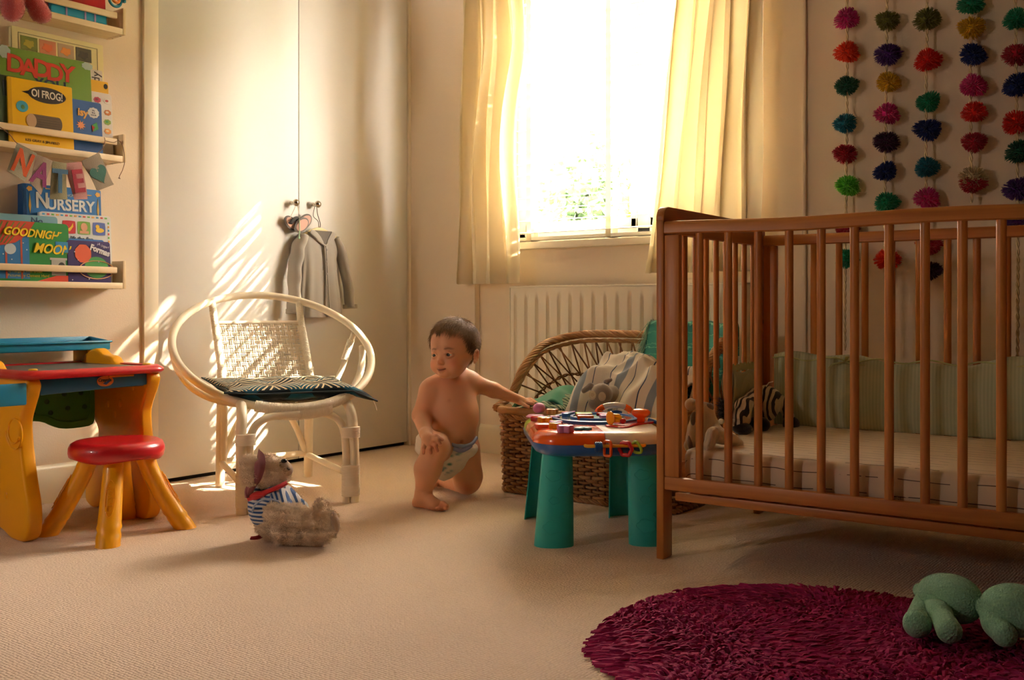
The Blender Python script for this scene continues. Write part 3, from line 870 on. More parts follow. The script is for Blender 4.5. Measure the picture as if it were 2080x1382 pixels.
# curly blue and orange felt toy hanging over the end of the rail
ft = thing('felt_toy', 'curly blue and orange felt toy dangling over the end of the topmost ledge', 'toy', (.1125, -1.592, 1.640))
pts = [(.006, .03 * cos(a) * (1 - a / 14), .04 + .03 * sin(a) * (1 - a / 14)) for a in np.linspace(0, 7.5, 34)]
MB().tube(pts, .008, 8, flat=.6).tube([(.006, .026, .04), (.006, .034, .08), (.006, .01, .13)], .009, 8, flat=.6).build('body', mat('felt_blue', '#1f86a6', .95, sheen=.5), ft)
pts = [(.012, .018 * cos(a + 1) * (1 - a / 12), .045 + .018 * sin(a + 1) * (1 - a / 12)) for a in np.linspace(0, 6, 26)]
MB().tube(pts, .005, 8).build('trim_curl', mat('felt_orange', '#d9812c', .95, sheen=.5), ft)
# salmon plush whose feet hang over the rail
pl = thing('plush_toy', 'salmon pink plush with two rounded feet dangling over the topmost ledge', 'soft toy', (.15, -1.925, 1.55))
mp_ = mat('plush_pink', '#b0484a', .95, sheen=.6, bump=(380, .5, 'noise'))
o, P_, Q_ = solid('body', [('ell', (-.0, -.05, .16), (.05, .075, .09), None, .01), ('cap', (.0, -.05, .10), (.0, -.025, .02), .028, .032, .02), ('cap', (.0, .0, .10), (.0, .052, .03), .028, .028, .02),
                           ('ell', (.0, -.03, .0), (.028, .026, .028), None, .02), ('ell', (.0, .062, .012), (.028, .030, .024), None, .02)], .004, mp_, pl)
rgn = np.random.RandomState(5); N_ = vnormals(P_, Q_); k_ = rgn.randint(0, len(P_), 3500)
strands(P_[k_], N_[k_], .004, .0007, rgn, mp_, 'pile', pl, .5, 1, kind='stuff')

# ---- knitted bunting tied to the middle ledge's rail
bu = thing('knitted_bunting', 'knitted letter bunting with a teal heart, tied along the middle ledge rail', 'bunting', (.128, -1.557, 1.1))
sm = mat('twine', '#7b5c4a', .9)
def loc(y, z, x=0): return (x, y + 1.557, z - 1.1)
MB().tube(resample([loc(-1.973, 1.203, -.022), loc(-1.95, 1.178), loc(-1.927, 1.154), loc(-1.868, 1.127), loc(-1.819, 1.110), loc(-1.77, 1.107), loc(-1.718, 1.121), loc(-1.662, 1.156), loc(-1.640, 1.18), loc(-1.627, 1.202, -.016)], .006), .0013, 6).tube(
    resample([loc(-1.627, 1.204, -.016), loc(-1.60, 1.200, -.01), loc(-1.581, 1.209, -.008), loc(-1.568, 1.186, -.003), loc(-1.565, 1.14), loc(-1.572, 1.111), loc(-1.584, 1.086), loc(-1.580, 1.079), loc(-1.588, 1.082)], .005), .0011, 6).tube(
    [loc(-1.627, 1.204 + .012 * sin(a), -.0245 + .0095 * cos(a)) for a in np.linspace(0, 6, 12)], .0012, 6).build('string', sm, bu)
def knit(name, h):
    m = mat(name, h, .95, sheen=.4, bump=(700, .5, 'voronoi'), mottle=.12); return m
flags = [('N', [(-1.927, 1.154), (-1.868, 1.127), (-1.905, 1.036), (-1.961, 1.065)], '#a8a48c', '#d2571c', .088),
         ('A', [(-1.871, 1.125), (-1.819, 1.109), (-1.852, 1.001), (-1.888, 1.035)], '#b8a896', '#8e2f72', .084),
         ('T', [(-1.819, 1.109), (-1.770, 1.107), (-1.768, .993), (-1.822, .990)], '#95926f', '#3b6c92', .088),
         ('E', [(-1.772, 1.108), (-1.718, 1.120), (-1.700, 1.0), (-1.745, .995)], '#c78f8c', '#a01436', .086),
         ('', [(-1.718, 1.122), (-1.662, 1.156), (-1.604, 1.058), (-1.664, 1.031)], '#9c8f7c', '#2f6a60', .06)]
for ch, q, c1, c2, sz in flags:
    q = [Vector((0, *p)) for p in q]
    def fn(th):
        def f(u, v):
            p = (q[0] * (1 - u) + q[1] * u) * (1 - v) + (q[3] * (1 - u) + q[2] * u) * v
            return loc(p.y, p.z, th + .004 * sin(3.2 * v + p.y * 30) + .003 * sin(u * 3.1))
        return f
    fm = MB().grid(fn(.0), 8, 12).grid(fn(.003), 8, 12)
    fl = fm.build('flag', knit('knit_' + c1[1:], c1), bu, smooth=180)
    MB().grid(lambda u, v: tuple(Vector(fn(.0045)(u, v * .12)) + Vector((0, 0, .002))), 8, 4).build('folded_hem', knit('knit_' + c1[1:], c1), fl, smooth=180)
    cen = (q[0] + q[1] + q[2] + q[3]) / 4; up = ((q[0] + q[1]) - (q[2] + q[3])).normalized(); rt = ((q[1] + q[2]) - (q[0] + q[3])).normalized()
    rt = (rt - up * rt.dot(up) * .6).normalized()
    M = frame(loc(cen.y, cen.z - .004, .0088), rt, up)
    if ch: text('letter', ch, sz * 1.18, knit('knit_' + c2[1:], c2), fl, M, .0012, sx=.8 if ch != 'N' else .72, bold=.0028, label=None)
    else:
        hp = [(.0021 * 16 * sin(a) ** 3 * .9, .0021 * (13 * cos(a) - 5 * cos(2 * a) - 2 * cos(3 * a) - cos(4 * a))) for a in np.linspace(0, 2 * PI, 30)[:-1]]
        MB().prism(hp, -.001, .001, axis=2, M=M).build('heart', knit('knit_' + c2[1:], c2), fl, smooth=0)

# ================================================================== PLAY DESK
M_yel = mat('yellow_plastic', '#f0a800', .38, coat=.2, sss=.0)
M_red = mat('red_plastic', '#c41420', .32, coat=.3)
M_blue = mat('blue_plastic', '#1b84ac', .38)
dk = thing('play_desk', 'childs play desk with red-rimmed top, yellow legs and blue rear tray', 'desk', (0, -1.87, 0))
far = [(.517, .0), (.530, .086), (.500, .17), (.478, .261), (.470, .32), (.476, .345), (.517, .415), (.520, .44), (.49, .462), (.33, .466), (.318, .474), (.300, .492), (.255, .494), (.235, .505), (.215, .515), (.19, .512), (.16, .50), (.12, .48), (.11, .40), (.15, .33), (.22, .274), (.235, .24), (.20, .15), (.154, .075), (.15, .03), (.16, .013), (.19, .0), (.22, .004), (.25, .018), (.30, .022), (.345, .026), (.39, .014), (.411, .004), (.43, .0)]
def smooth_poly(p, n=2):
    for _ in range(n):
        q = []
        for i in range(len(p)):
            a, b = p[i], p[(i + 1) % len(p)]
            q += [(a[0] * .75 + b[0] * .25, a[1] * .75 + b[1] * .25), (a[0] * .25 + b[0] * .75, a[1] * .25 + b[1] * .75)]
        p = q
    return p
far_s = smooth_poly(far)
for yc in (.17, -.20):
    l = MB().prism(far_s, yc - .021, yc + .021, axis=1).build('leg_panel', M_yel, dk, bevel=.009, bseg=3)
    for bx, bz in ((.43, .40), (.29, .34), (.36, .345), (.33, .31), (.29, .22), (.36, .225), (.33, .20), (.40, .12), (.34, .10)):
        for sgn in (-1, 1): MB().ball((bx, yc + sgn * .021, bz), (.009, .0035, .011), 10, 6).build('stud', M_yel, l)
# near panel shows a raised scroll on its outer face
MB().tube([(.45 - .05 * cos(a) * (1 - a / 20), -.222, .30 - .05 * sin(a) * (1 - a / 20)) for a in np.linspace(0, 9, 30)], .004, 6, flat=.5).build('scroll_relief', M_yel, dk)
top = MB()
def rrect(x0, x1, y0, y1, r, n=6):
    p = []
    for cx_, cy_, a0 in ((x1 - r, y1 - r, 0), (x0 + r, y1 - r, 90), (x0 + r, y0 + r, 180), (x1 - r, y0 + r, 270)):
        for k in range(n + 1): a = R(a0 + 90 * k / n); p.append((cx_ + r * cos(a), cy_ + r * sin(a)))
    return p
ring_o = rrect(.10, .53, -.235, .205, .05); ring_i = rrect(.135, .495, -.20, .17, .02)
def ringmesh(o, i, z0, z1, lip):
    n = len(o); m = MB()
    lv = [(o, z0 + .006), (o, z1 - .008)]
    vs = []; 
    prof = [(0, z0), (-.006, z0 + .006), (-.007, (z0 + z1) / 2), (-.003, z1 - .006), (.006, z1), (.022, z1)]
    cx_, cy_ = .315, -.015
    rows = []
    for d, z in prof:
        rows.append([(p[0] + (-d) * (1 if p[0] > cx_ else -1) * (abs(p[0] - cx_) > .15) * 1.0, p[1] + (-d) * (1 if p[1] > cy_ else -1) * (abs(p[1] - cy_) > .15), z) for p in o])
    rows.append([(p[0], p[1], z1 - .001) for p in i]); rows.append([(p[0], p[1], z1 - .006) for p in i]); rows.append([(p[0], p[1], z0) for p in i])
    fs = []
    for r_ in rows: vs += r_
    for a in range(len(rows)):
        b2 = (a + 1) % len(rows)
        for k in range(n): fs.append((a * n + k, a * n + (k + 1) % n, b2 * n + (k + 1) % n, b2 * n + k))
    return MB().add(vs, fs)
tilt = Matrix.Translation((0, 0, .4475)) @ Matrix.Rotation(R(0.0), 4, 'Y')
rm = ringmesh(ring_o, ring_i, 0, .024, 0); rm.v = [tuple(tilt @ Vector(v)) for v in rm.v]
rm.build('tabletop_rim', M_red, dk, smooth=50)
MB().prism(ring_i, .449, .4665).build('writing_surface', mat('slate_grey_plastic', '#5c5a54', .4), dk, smooth=40)
cl = MB()
for x, y in ((.142, -.19), (.142, .16), (.488, -.19), (.488, .16)): cl.lathe([(.012, 0), (.012, .003), (.009, .005), (.001, .0055)], 16, (x, y, .4712))
cl.build('corner_clip', mat('yellow_clip', '#d8b62a', .4), dk)
MB().box(.11, .50, -.178, .149, .408, .446).build('drawer', mat('navy_plastic', '#165a7c', .4), dk, bevel=.006)
dr = MB().prism([(-.178, .402), (.149, .412), (.149, .446), (-.178, .446)], .50, .508, axis=0).build('drawer_front', mat('navy_plastic', '#165a7c', .4), dk, bevel=.003)
em = MB().prism(oval(.012, .431, .026, .0155), .508, .511, axis=0).build('emblem', mat('emblem_orange', '#c9702c', .4), dr)
text('emblem_lettering', 'Crayola', .013, mat('emblem_green', '#1f3a22', .5), em, frame((.5112, .010, .434), (0, 1, 0), (0, 0, 1)), .0005, bold=.0004)
MB().prism([(.004, .424), (.024, .434), (.026, .429), (.014, .420)], .511, .5122, axis=0).build('emblem_crayon', mat('emblem_blue', '#224a74', .5), em, smooth=0)
MB().box(.503, .518, .02, .10, .441, .4465).build('pencil', mat('pencil_orange', '#d88a1c', .4), dk, bevel=.001)
MB().box(.508, .520, -.40, -.222, .380, .440).build('side_bin', M_blue, dk, bevel=.004)
gp = [(-.18, .24), (-.15, .262), (-.11, .287), (-.06, .300), (-.02, .294), (.01, .277), (.04, .266), (.09, .264), (.142, .268), (.149, .29), (.147, .41), (-.18, .41)]
gm = MB().prism(smooth_poly(gp, 1), .205, .217, axis=0)
g_ = gm.build('modesty_panel', mat('green_plastic', '#43943a', .45), dk, bevel=.003)
hs = MB()
for k in range(5):
    for j in range(2):
        y = -.12 + k * .055 + .012 * j; z = .375 - j * .035 - (.02 if k < 3 else 0) + .012 * (k == 0)
        if k >= 3: z = .375 - j * .045
        hs.lathe([(.0075, 0), (.0075, .002), (.0055, .002), (.005, .0005), (.0005, .0005)], 14, M=frame((.2172, y, z), (0, 1, 0), (0, 0, 1)))
hs.build('dimple', mat('dark_green_plastic', '#1d5c2c', .5), g_)
MB().tube([(.219, -.17 + .0, .262)] + [(.218, y, z) for y, z in ((-.13, .29), (-.09, .312), (-.05, .318), (-.01, .312), (.03, .292), (.07, .285), (.12, .288), (.132, .31), (.133, .40))], .0022, 6).build('bead_line', MATS['green_plastic'], g_)
tr = MB()
tr.box(.035, .165, -.25, .232, .507, .513).box(.158, .165, -.25, .232, .507, .536).box(.035, .042, -.25, .232, .507, .548).box(.035, .165, -.25, -.243, .507, .54)
tr.prism([(.035, .507), (.165, .507), (.165, .536), (.05, .548), (.035, .548)], .225, .232, axis=1)
tr.box(.155, .172, -.253, .236, .530, .537)
tr.build('rear_tray', M_blue, dk, bevel=.003)
for y in (.17, -.20): MB().box(.06, .15, y - .012, y + .012, .40, .508).build('tray_post', M_yel, dk, bevel=.006)

# ================================================================== STOOL
so_ = thing('play_stool', 'childs stool with round red seat on four splayed yellow legs', 'stool', (.567, -1.855, 0), R(-8))
sm_ = MB().lathe([(.001, .213), (.10, .213), (.122, .214), (.1285, .220), (.131, .232), (.130, .246), (.125, .257), (.113, .2635), (.095, .264), (.06, .2605), (.001, .259)], 56)
sm_.v = [(x, y, z + (.004 * math.exp(-((z - .213) / .01) ** 2)) * cos(4 * math.atan2(y, x))) for x, y, z in sm_.v]
sm_.build('seat', M_red, so_, smooth=180)
for k in range(4):
    a = R(-30 + 90 * k); dx, dy = cos(a), sin(a)
    pth = []; rr_ = []
    for t in np.linspace(0, 1, 26):
        d = .072 + .115 * t ** 1.25; zz = .225 * (1 - t) + 0.0
        r_ = .0265 + .006 * t
        for tb in (.10, .80, .90): r_ += .0022 * math.exp(-((t - tb) / .02) ** 2)
        for tb in (.06, .85): r_ -= .0018 * math.exp(-((t - tb) / .018) ** 2)
        pth.append((dx * d, dy * d, zz)); rr_.append(r_)
    mb = MB(); n = len(pth); sg = 20; vs = []
    for p, r_ in zip(pth, rr_):
        for q in range(sg):
            b_ = 2 * PI * q / sg
            vs.append((p[0] + r_ * cos(b_), p[1] + r_ * sin(b_), p[2]))
    fs = [(i * sg + q, i * sg + (q + 1) % sg, (i + 1) * sg + (q + 1) % sg, (i + 1) * sg + q) for i in range(n - 1) for q in range(sg)] + [tuple(range(sg)), tuple((n - 1) * sg + q for q in range(sg))]
    lg = MB().add(vs, fs).build('leg', M_yel, so_, smooth=40)
    # raised maker's mark down the outside of the leg
    p0 = Vector(pth[13]); out = Vector((dx, dy, .55)).normalized()
    tg = (Vector(pth[20]) - Vector(pth[8])).normalized(); out = (Vector((dx, dy, 0)) - tg * tg.dot(Vector((dx, dy, 0)))).normalized()
    M = frame(p0 + out * (rr_[13] + .0002), -tg, out.cross(-tg))
    text('leg_lettering', 'Crayola', .026, M_yel, lg, M, .0009, bold=.0008)
    MB().tube([tuple(M @ Vector((.053 * cos(b) * (1 if abs(cos(b)) < .9 else 1), .013 * sin(b), -.0008 - 3.2 * (.013 * sin(b)) ** 2 * 6))) for b in np.linspace(0, 2 * PI, 30)[:-1]], .0012, 6, closed=True).build('leg_badge_rim', M_yel, lg)


# ================================================================== RATTAN HOOP CHAIR
M_rat = mat('white_rattan', '#efe2c8', .42, bump=(60, .1, 'noise'), mottle=.05)
M_cane = mat('white_cane', '#f0e5d0', .5)


def cane_tube(mb, pts, r, seg=10): return mb.tube(resample(pts, .012), r, seg)
def wrapped(mb, pts, r, pitch=.0048, seg=12, amp=.0011):
    p = resample(pts, pitch / 3); return mb.tube(p, [r + amp * (1, -.2, .55)[i % 3] for i in range(len(p))], seg)


ch = thing('rattan_chair', 'white rattan hoop chair with woven back and patterned cushion on it', 'chair', (.497, -1.2, 0), R(-25.73))
th = .555; hc = Vector((-.0687, -.007, .504))
def hoop(t, r=1.0, dz=0): return hc + Vector((.355 * r * cos(t) * cos(th), .341 * r * sin(t), -.355 * r * cos(t) * sin(th) + dz))
MB().tube([hoop(2 * PI * k / 90) for k in range(90)], .0135, 14, closed=True).build('hoop', M_rat, ch, smooth=180)
wrapped(MB(), [hoop(R(a)) for a in range(-22, 39, 4)], .0175).build('hoop_binding', M_cane, ch, smooth=60)
# deep binding in the middle of the front, round hoop and apron
wrapped(MB(), [hoop(R(a), .99, -.016) for a in range(-12, 22, 4)], .022).build('front_binding', M_cane, ch, smooth=60)
# seat ring under the hoop
rp = [(-.11, -.345, .515), (-.06, -.335, .445), (-.02, -.30, .385), (.03, -.24, .345), (.08, -.15, .325), (.09, 0, .320), (.08, .15, .325), (.03, .23, .345), (-.02, .28, .385), (-.06, .31, .44), (-.10, .325, .50)]
cane_tube(MB(), rp, .0125, 12).build('seat_ring', M_rat, ch, smooth=180)
rb = [(-.16, .312, .55), (-.16, .29, .49), (-.14, .26, .42), (-.11, .22, .365), (-.08, .18, .34)]
cane_tube(MB(), rb, .010).build('side_brace', M_rat, ch, smooth=180)
wrapped(MB(), [(-.155, .300, .525), (-.158, .288, .49), (-.150, .272, .45)], .0125).build('brace_binding', M_cane, ch, smooth=60)
# back posts run from the hoop to the floor as rear legs
pL = [hoop(R(209.5)) + Vector((0, 0, .006)), (-.315, -.168, .60), (-.285, -.160, .50), (-.258, -.150, .39), (-.25, -.150, .33)]
pR = [hoop(R(152.5)) + Vector((0, 0, .006)), (-.318, .152, .60), (-.290, .163, .50), (-.262, .174, .39), (-.255, .176, .33)]
for p, q in ((pL, (-.238, -.162)), (pR, (-.312, .179))):
    wrapped(MB(), p, .0125).build('back_post', M_cane, ch, smooth=60)
    cane_tube(MB(), [(p[3][0] - .012, p[3][1], .42), ((p[3][0] - .012 + q[0]) / 2, (p[3][1] + q[1]) / 2, .2), (q[0], q[1], 0)], .0165, 14).build('leg', M_rat, ch, smooth=60)
cane_tube(MB(), [(-.22, .178, .34), (-.285, .176, .20), (-.300, .178, .085)], .012).build('rear_strut', M_rat, ch, smooth=180)
cane_tube(MB(), [(-.22, -.150, .34), (-.228, -.150, .20), (-.232, -.150, .085)], .012).build('rear_strut', M_rat, ch, smooth=180)


def bp(u, v, off=0):
    """point of the woven back: u across, v up"""
    a = Vector(pL[3]) * (1 - u) + Vector(pR[3]) * u; b = Vector((-.313, -.168, .598)) * (1 - u) + Vector((-.316, .152, .598)) * u
    p = a * (1 - v) + b * v
    return p + Vector((-.010 * 4 * u * (1 - u) + off, 0, -.010 + off * .3))


NU, NV = 16, 13
for i in range(NU):
    for s_ in (-1, 1):
        pts = []
        for k in range(NV * 3 + 1):
            v = k / (NV * 3); pts.append(bp((i + .5 + s_ * .17) / NU, v, .0026 * cos(PI * (v * NV - .5) + PI * i)))
        MB().tube(pts, .0033, 6, flat=.8).build('cane_strand', M_cane, ch, smooth=180)
for j in range(NV):
    for s_ in (-1, 1):
        pts = []
        for k in range(NU * 3 + 1):
            u = k / (NU * 3); pts.append(bp(u, (j + .5 + s_ * .17) / NV, -.0026 * cos(PI * (u * NU - .5) + PI * j)))
        MB().tube(pts, .0033, 6, flat=.8).build('cane_strand', M_cane, ch, smooth=180)
tb = MB(); cane_tube(tb, [bp(0, 1.0), bp(.5, 1.0), bp(1, 1.0)], .0075); cane_tube(tb, [bp(0, 0), bp(.5, 0), bp(1, 0)], .0075)
tb.build('back_rail', M_cane, ch, smooth=180)
# woven seat: strands stretched in the ring
for i in range(15):
    y = -.19 + i * .0271; hw = .17 * math.sqrt(max(0, 1 - (y / .26) ** 2))
    pts = [(-.075 + hw * t * 1.05, y, .326 + .0025 * cos(PI * (k - .5) + PI * i)) for k, t in enumerate(np.linspace(-1, 1, 15))]
    MB().tube(pts, .0055, 6, flat=.6).build('seat_strand', M_cane, ch, smooth=180)
for i in range(13):
    x = -.22 + i * .0245; hw = .21 * math.sqrt(max(.1, 1 - ((x + .075) / .2) ** 2))
    pts = [(x, hw * t, .326 - .0025 * cos(PI * (k - .5) + PI * i)) for k, t in enumerate(np.linspace(-1, 1, 17))]
    MB().tube(pts, .0055, 6, flat=.6).build('seat_strand', M_cane, ch, smooth=180)
# front legs with arched inner canes
for sy, x0, y0, x1 in ((-1, .278, -.192, .262), (1, .242, .185, .225)):
    A = [(x0, y0, 0), (x0, y0, .12), (x1 + .005, y0 * .99, .25), (x1 - .005, y0 * .97, .300), (x1 - .05, y0 * .93, .332), (x1 - .11, y0 * .9, .338)]
    cane_tube(MB(), A, .0165, 14).build('leg', M_rat, ch, smooth=60)
    B = [(x0 - .002, y0 - sy * .027, .0), (x0 - .002, y0 - sy * .027, .12), (x1 + .003, y0 - sy * .029, .22), (x1 - .004, y0 - sy * .045, .268), (x1 - .01, y0 - sy * .08, .292), (x1 - .02, y0 - sy * .12, .299), (x1 - .012, 0, .300)]
    cane_tube(MB(), B, .0125, 12).build('apron_arch', M_rat, ch, smooth=60)
    for z0, z1 in ((.022, .125), (.215, .250)):
        pp = resample([(x0, y0 - sy * .013, z0), (x0, y0 - sy * .013, z1)], .0016)
        b1 = MB().tube(pp, [.0205 + .0009 * (1, -.2, .5)[i % 3] for i in range(len(pp))], 16)
        b1.v = [(x, y0 - sy * .013 + (y - (y0 - sy * .013)) * 1.5, z) for x, y, z in b1.v]
        b1.build('leg_binding', M_cane, ch, smooth=60)
# stretchers and struts
for a, b in (((-.235, -.155, .085), (.268, -.185, .088)), ((-.30, .175, .085), (.24, .178, .088)), ((-.235, -.155, .092), (-.305, .175, .092)), ):
    cane_tube(MB(), [a, tuple((Vector(a) + Vector(b)) / 2), b], .011, 12).build('stretcher', M_rat, ch, smooth=180)
ar = [(-.245, -.150, .10), (-.265, -.105, .20), (-.28, -.045, .292), (-.285, .01, .312), (-.285, .065, .292), (-.295, .125, .20), (-.30, .165, .10)]
cane_tube(MB(), ar, .0115, 12).build('rear_arch', M_rat, ch, smooth=180)
wrapped(MB(), [(-.282, -.018, .306), (-.285, .01, .312), (-.286, .04, .306)], .014).build('arch_binding', M_cane, ch, smooth=60)

# cushion: dark teal velvet with cream fans
def fan_mat():
    m = bpy.data.materials.new('fan_velvet'); m.use_nodes = True; N = m.node_tree.nodes; L = m.node_tree.links; b = N['Principled BSDF']
    b.inputs['Roughness'].default_value = .8; b.inputs['Sheen Weight'].default_value = .05; b.inputs['Specular IOR Level'].default_value = .2
    tc = N.new('ShaderNodeTexCoord'); sx = N.new('ShaderNodeSeparateXYZ'); L.new(tc.outputs['Object'], sx.inputs[0])
    def M_(op, a, b_=None, c=None):
        n = N.new('ShaderNodeMath'); n.operation = op
        for i, v in enumerate((a, b_, c)):
            if v is None: continue
            if isinstance(v, (int, float)): n.inputs[i].default_value = v
            else: L.new(v, n.inputs[i])
        return n.outputs[0]
    CW, CH = .17, .13
    row = M_('FLOOR', M_('DIVIDE', sx.outputs[0], CH))
    sh = M_('MULTIPLY', M_('MODULO', M_('ABSOLUTE', row), 2.0), .5)
    u = M_('MULTIPLY', M_('SUBTRACT', M_('FRACT', M_('ADD', M_('DIVIDE', sx.outputs[1], CW), sh)), .5), CW)
    v = M_('MULTIPLY', M_('FRACT', M_('DIVIDE', sx.outputs[0], CH)), CH)
    d = M_('SQRT', M_('ADD', M_('MULTIPLY', u, u), M_('MULTIPLY', v, v)))
    ch_ = M_('ADD', M_('MULTIPLY', M_('ABSOLUTE', u), 1.2), v)          # chevrons in the heart of each fan
    sel = M_('LESS_THAN', d, .064)
    k = M_('ADD', M_('MULTIPLY', ch_, sel), M_('MULTIPLY', d, M_('SUBTRACT', 1.0, sel)))
    st = M_('LESS_THAN', M_('FRACT', M_('MULTIPLY', k, 60)), .34)
    inner = M_('LESS_THAN', d, .02)
    mx = N.new('ShaderNodeMix'); mx.data_type = 'RGBA'; L.new(st, mx.inputs[0])
    teal = N.new('ShaderNodeMix'); teal.data_type = 'RGBA'; L.new(sel, teal.inputs[0]); teal.inputs[6].default_value = hexc('#0a181d'); teal.inputs[7].default_value = hexc('#0e4a5e')
    L.new(teal.outputs[2], mx.inputs[6]); mx.inputs[7].default_value = hexc('#d8c6a2')
    # the pattern is woven on the top face only
    L.new(M_('MULTIPLY', st, M_('GREATER_THAN', sx.outputs[2], .006)), mx.inputs[0])
    L.new(mx.outputs[2], b.inputs['Base Color'])
    return m


def cushion_mesh(name, m, hx, hy, hz, n=44, corner=.12, sag=None, seed=0):
    mb = MB()
    def f(sgn):
        def g(u, v):
            a, b_ = 2 * u - 1, 2 * v - 1
            e = (1 - abs(a) ** 2.6) * (1 - abs(b_) ** 2.6)
            pull = 1 + corner * (abs(a) * abs(b_)) ** 2 - .05 * (1 - abs(a) ** 4) * abs(b_) ** 3 * 1
            x, y = a * hx * (1 - .05 * (1 - b_ * b_)) * pull, b_ * hy * (1 - .05 * (1 - a * a)) * pull
            z = sgn * hz * max(e, 0) ** .36 * (.92 + .16 * sin(9 * a + seed) + .14 * sin(11 * b_ + 2 + seed))
            if sag: z += sag(x, y)
            return (x, y, z)
        return g
    mb.grid(f(1), n, n).grid(f(-1), n, n)
    return mb.mesh(name, m, 180, weld=True)


cu = thing('seat_cushion', 'dark teal seat cushion with cream fan pattern on the rattan chair', 'cushion', (.497 + .02, -1.2 + .012, .372), R(-25.73))
def sg(x, y): return -.035 * max(0, (y - .17)) / .1 * max(0, (x + .05) / .2) + .02 * max(0, -x - .1) / .1 - .006 + .010 * max(0, -y - .15) / .1
link('cover', cushion_mesh('cover', fan_mat(), .195, .238, .032, corner=.06, sag=sg), cu)
pp = []
hx, hy = .195, .238
for a, b_ in [(t, -1) for t in np.linspace(-1, 1, 14)] + [(1, t) for t in np.linspace(-1, 1, 14)][1:] + [(t, 1) for t in np.linspace(1, -1, 14)][1:] + [(-1, t) for t in np.linspace(1, -1, 14)][1:-1]:
    pull = 1 + .06 * (abs(a) * abs(b_)) ** 2 - .05 * (1 - abs(a) ** 4) * abs(b_) ** 3
    x, y = a * hx * (1 - .05 * (1 - b_ * b_)) * pull, b_ * hy * (1 - .05 * (1 - a * a)) * pull
    pp.append((x, y, sg(x, y)))
MB().tube(pp, .003, 6, closed=True).build('piping', mat('teal_dark', '#10242a', .7), cu, smooth=180)
MB().tube([(.193, .240, -.025), (.200, .243, -.045), (.198, .25, -.06), (.205, .252, -.075)], .0009, 5).build('loose_thread', M_cane, cu)

# ================================================================== HANGING THINGS ON THE WARDROBE KNOBS
hb = thing('mouse_ear_headband', 'grey and pink mouse-ear headband looped over the first wardrobe knob', 'headband', (.018, -.743, .985))
def ear(cx_, cz, rx, rz, rot, x):
    p = []
    for k in range(30):
        a = 2 * PI * k / 30; u, w = rx * cos(a), rz * sin(a); p.append((cx_ + u * cos(rot) - w * sin(rot), cz + u * sin(rot) + w * cos(rot)))
    return p
for cx_, cz, rot, x, sc_ in ((.048, .014, R(40), .012, 1.0), (.022, -.002, R(34), .022, 1.0), (-.020, .004, R(-38), .006, .9)):
    o_ = ear(cx_, cz, .042 * sc_, .027 * sc_, rot, 0)
    e_ = MB().prism(o_, x, x + .006, axis=0).build('ear', mat('grey_felt', '#6b6462', .95, sheen=.4), hb, bevel=.002)
    MB().prism(ear(cx_, cz, .034 * sc_, .020 * sc_, rot, 0), x + .006, x + .0085, axis=0).build('ear_lining', mat('pink_lining', '#c79f90', .8), e_)
MB().tube([(.0, .02, .02), (.02, .0, .028), (.03, -.02, .02), (.035, -.045, .0)], .010, 10, flat=.5).build('dark_bow', mat('dark_grey_felt', '#3d3c3c', .95), hb)
MB().tube([(.020, .002, .093), (.02, -.012, .06), (.012, -.030, .02)], .0014, 6).tube([(.020, .002, .093), (.022, .010, .05), (.026, .012, .01)], .0014, 6).tube([(.020 - .006, .002 + .011 * sin(a), .089 - .013 * cos(a)) for a in np.linspace(-2.4, 2.4, 12)], .0014, 6).build('cord', mat('cream_cord', '#cdbfa8', .8), hb)
MB().tube([(.033, .004, .02), (.036, .004, -.02), (.035, .001, -.055)], .0022, 6).ball((.035, .001, -.056), .005, 8, 6).build('green_tie', mat('pale_green_cord', '#9fbf9c', .7), hb)

hg = thing('wooden_hanger', 'pale wooden hanger hung by a wire loop from the second wardrobe knob', 'hanger', (.04, -.625, .975))
sh = [(-.115, -.045), (-.10, -.032), (-.05, -.010), (-.012, .004), (.012, .004), (.05, -.008), (.10, -.030), (.115, -.043), (.112, -.055), (.05, -.032), (.02, -.025), (-.02, -.025), (-.05, -.034), (-.11, -.058)]
MB().prism(smooth_poly(sh, 1), -.006, .006, axis=0).build('shoulder_bar', wood('hanger_wood', '#e0cf9a', '#d2bd84', 1), hg, bevel=.002)
MB().tube(resample([(0, 0, .0), (0, -.004, .03), (-.006, -.024, .05), (-.014, -.012, .085), (-.02, -.003, .094), (-.02, .006, .09), (-.014, .006, .06), (-.004, .012, .02), (0, .004, 0)], .004), .0016, 6).build('hook_wire', mat('grey_wire', '#6a625a', .5, metal=.6), hg)

# cardigan: body fronts, back, sleeves as draped cloth tubes
M_knit = mat('grey_knit', '#a9a298', .95, sheen=.3, bump=(900, .35, 'noise'), mottle=.06)
cg = thing('cardigan', 'small grey knitted cardigan with rounded collar on the wooden hanger', 'cardigan', (.04, -.625, .96))


def drape(rows, n=64, th=.0035):
    """tube cloth: rows = (z, yc, half width, half depth, fold amp)"""
    def fn(u, v):
        k = v * (len(rows) - 1); i = min(int(k), len(rows) - 2); f = k - i; f = f * f * (3 - 2 * f)
        z, yc, w, d, am = [rows[i][q] * (1 - f) + rows[i + 1][q] * f for q in range(5)]
        a = 2 * PI * u
        fo = am * (sin(7 * a + 1.3 * sin(2 * a)) + .6 * sin(11 * a + 1))
        c, s_ = cos(a), sin(a)
        se = abs(c) ** .8 * (1 if c > 0 else -1)
        return (d * s_ + fo * s_, yc + w * se + fo * c * .4, z)
    return fn


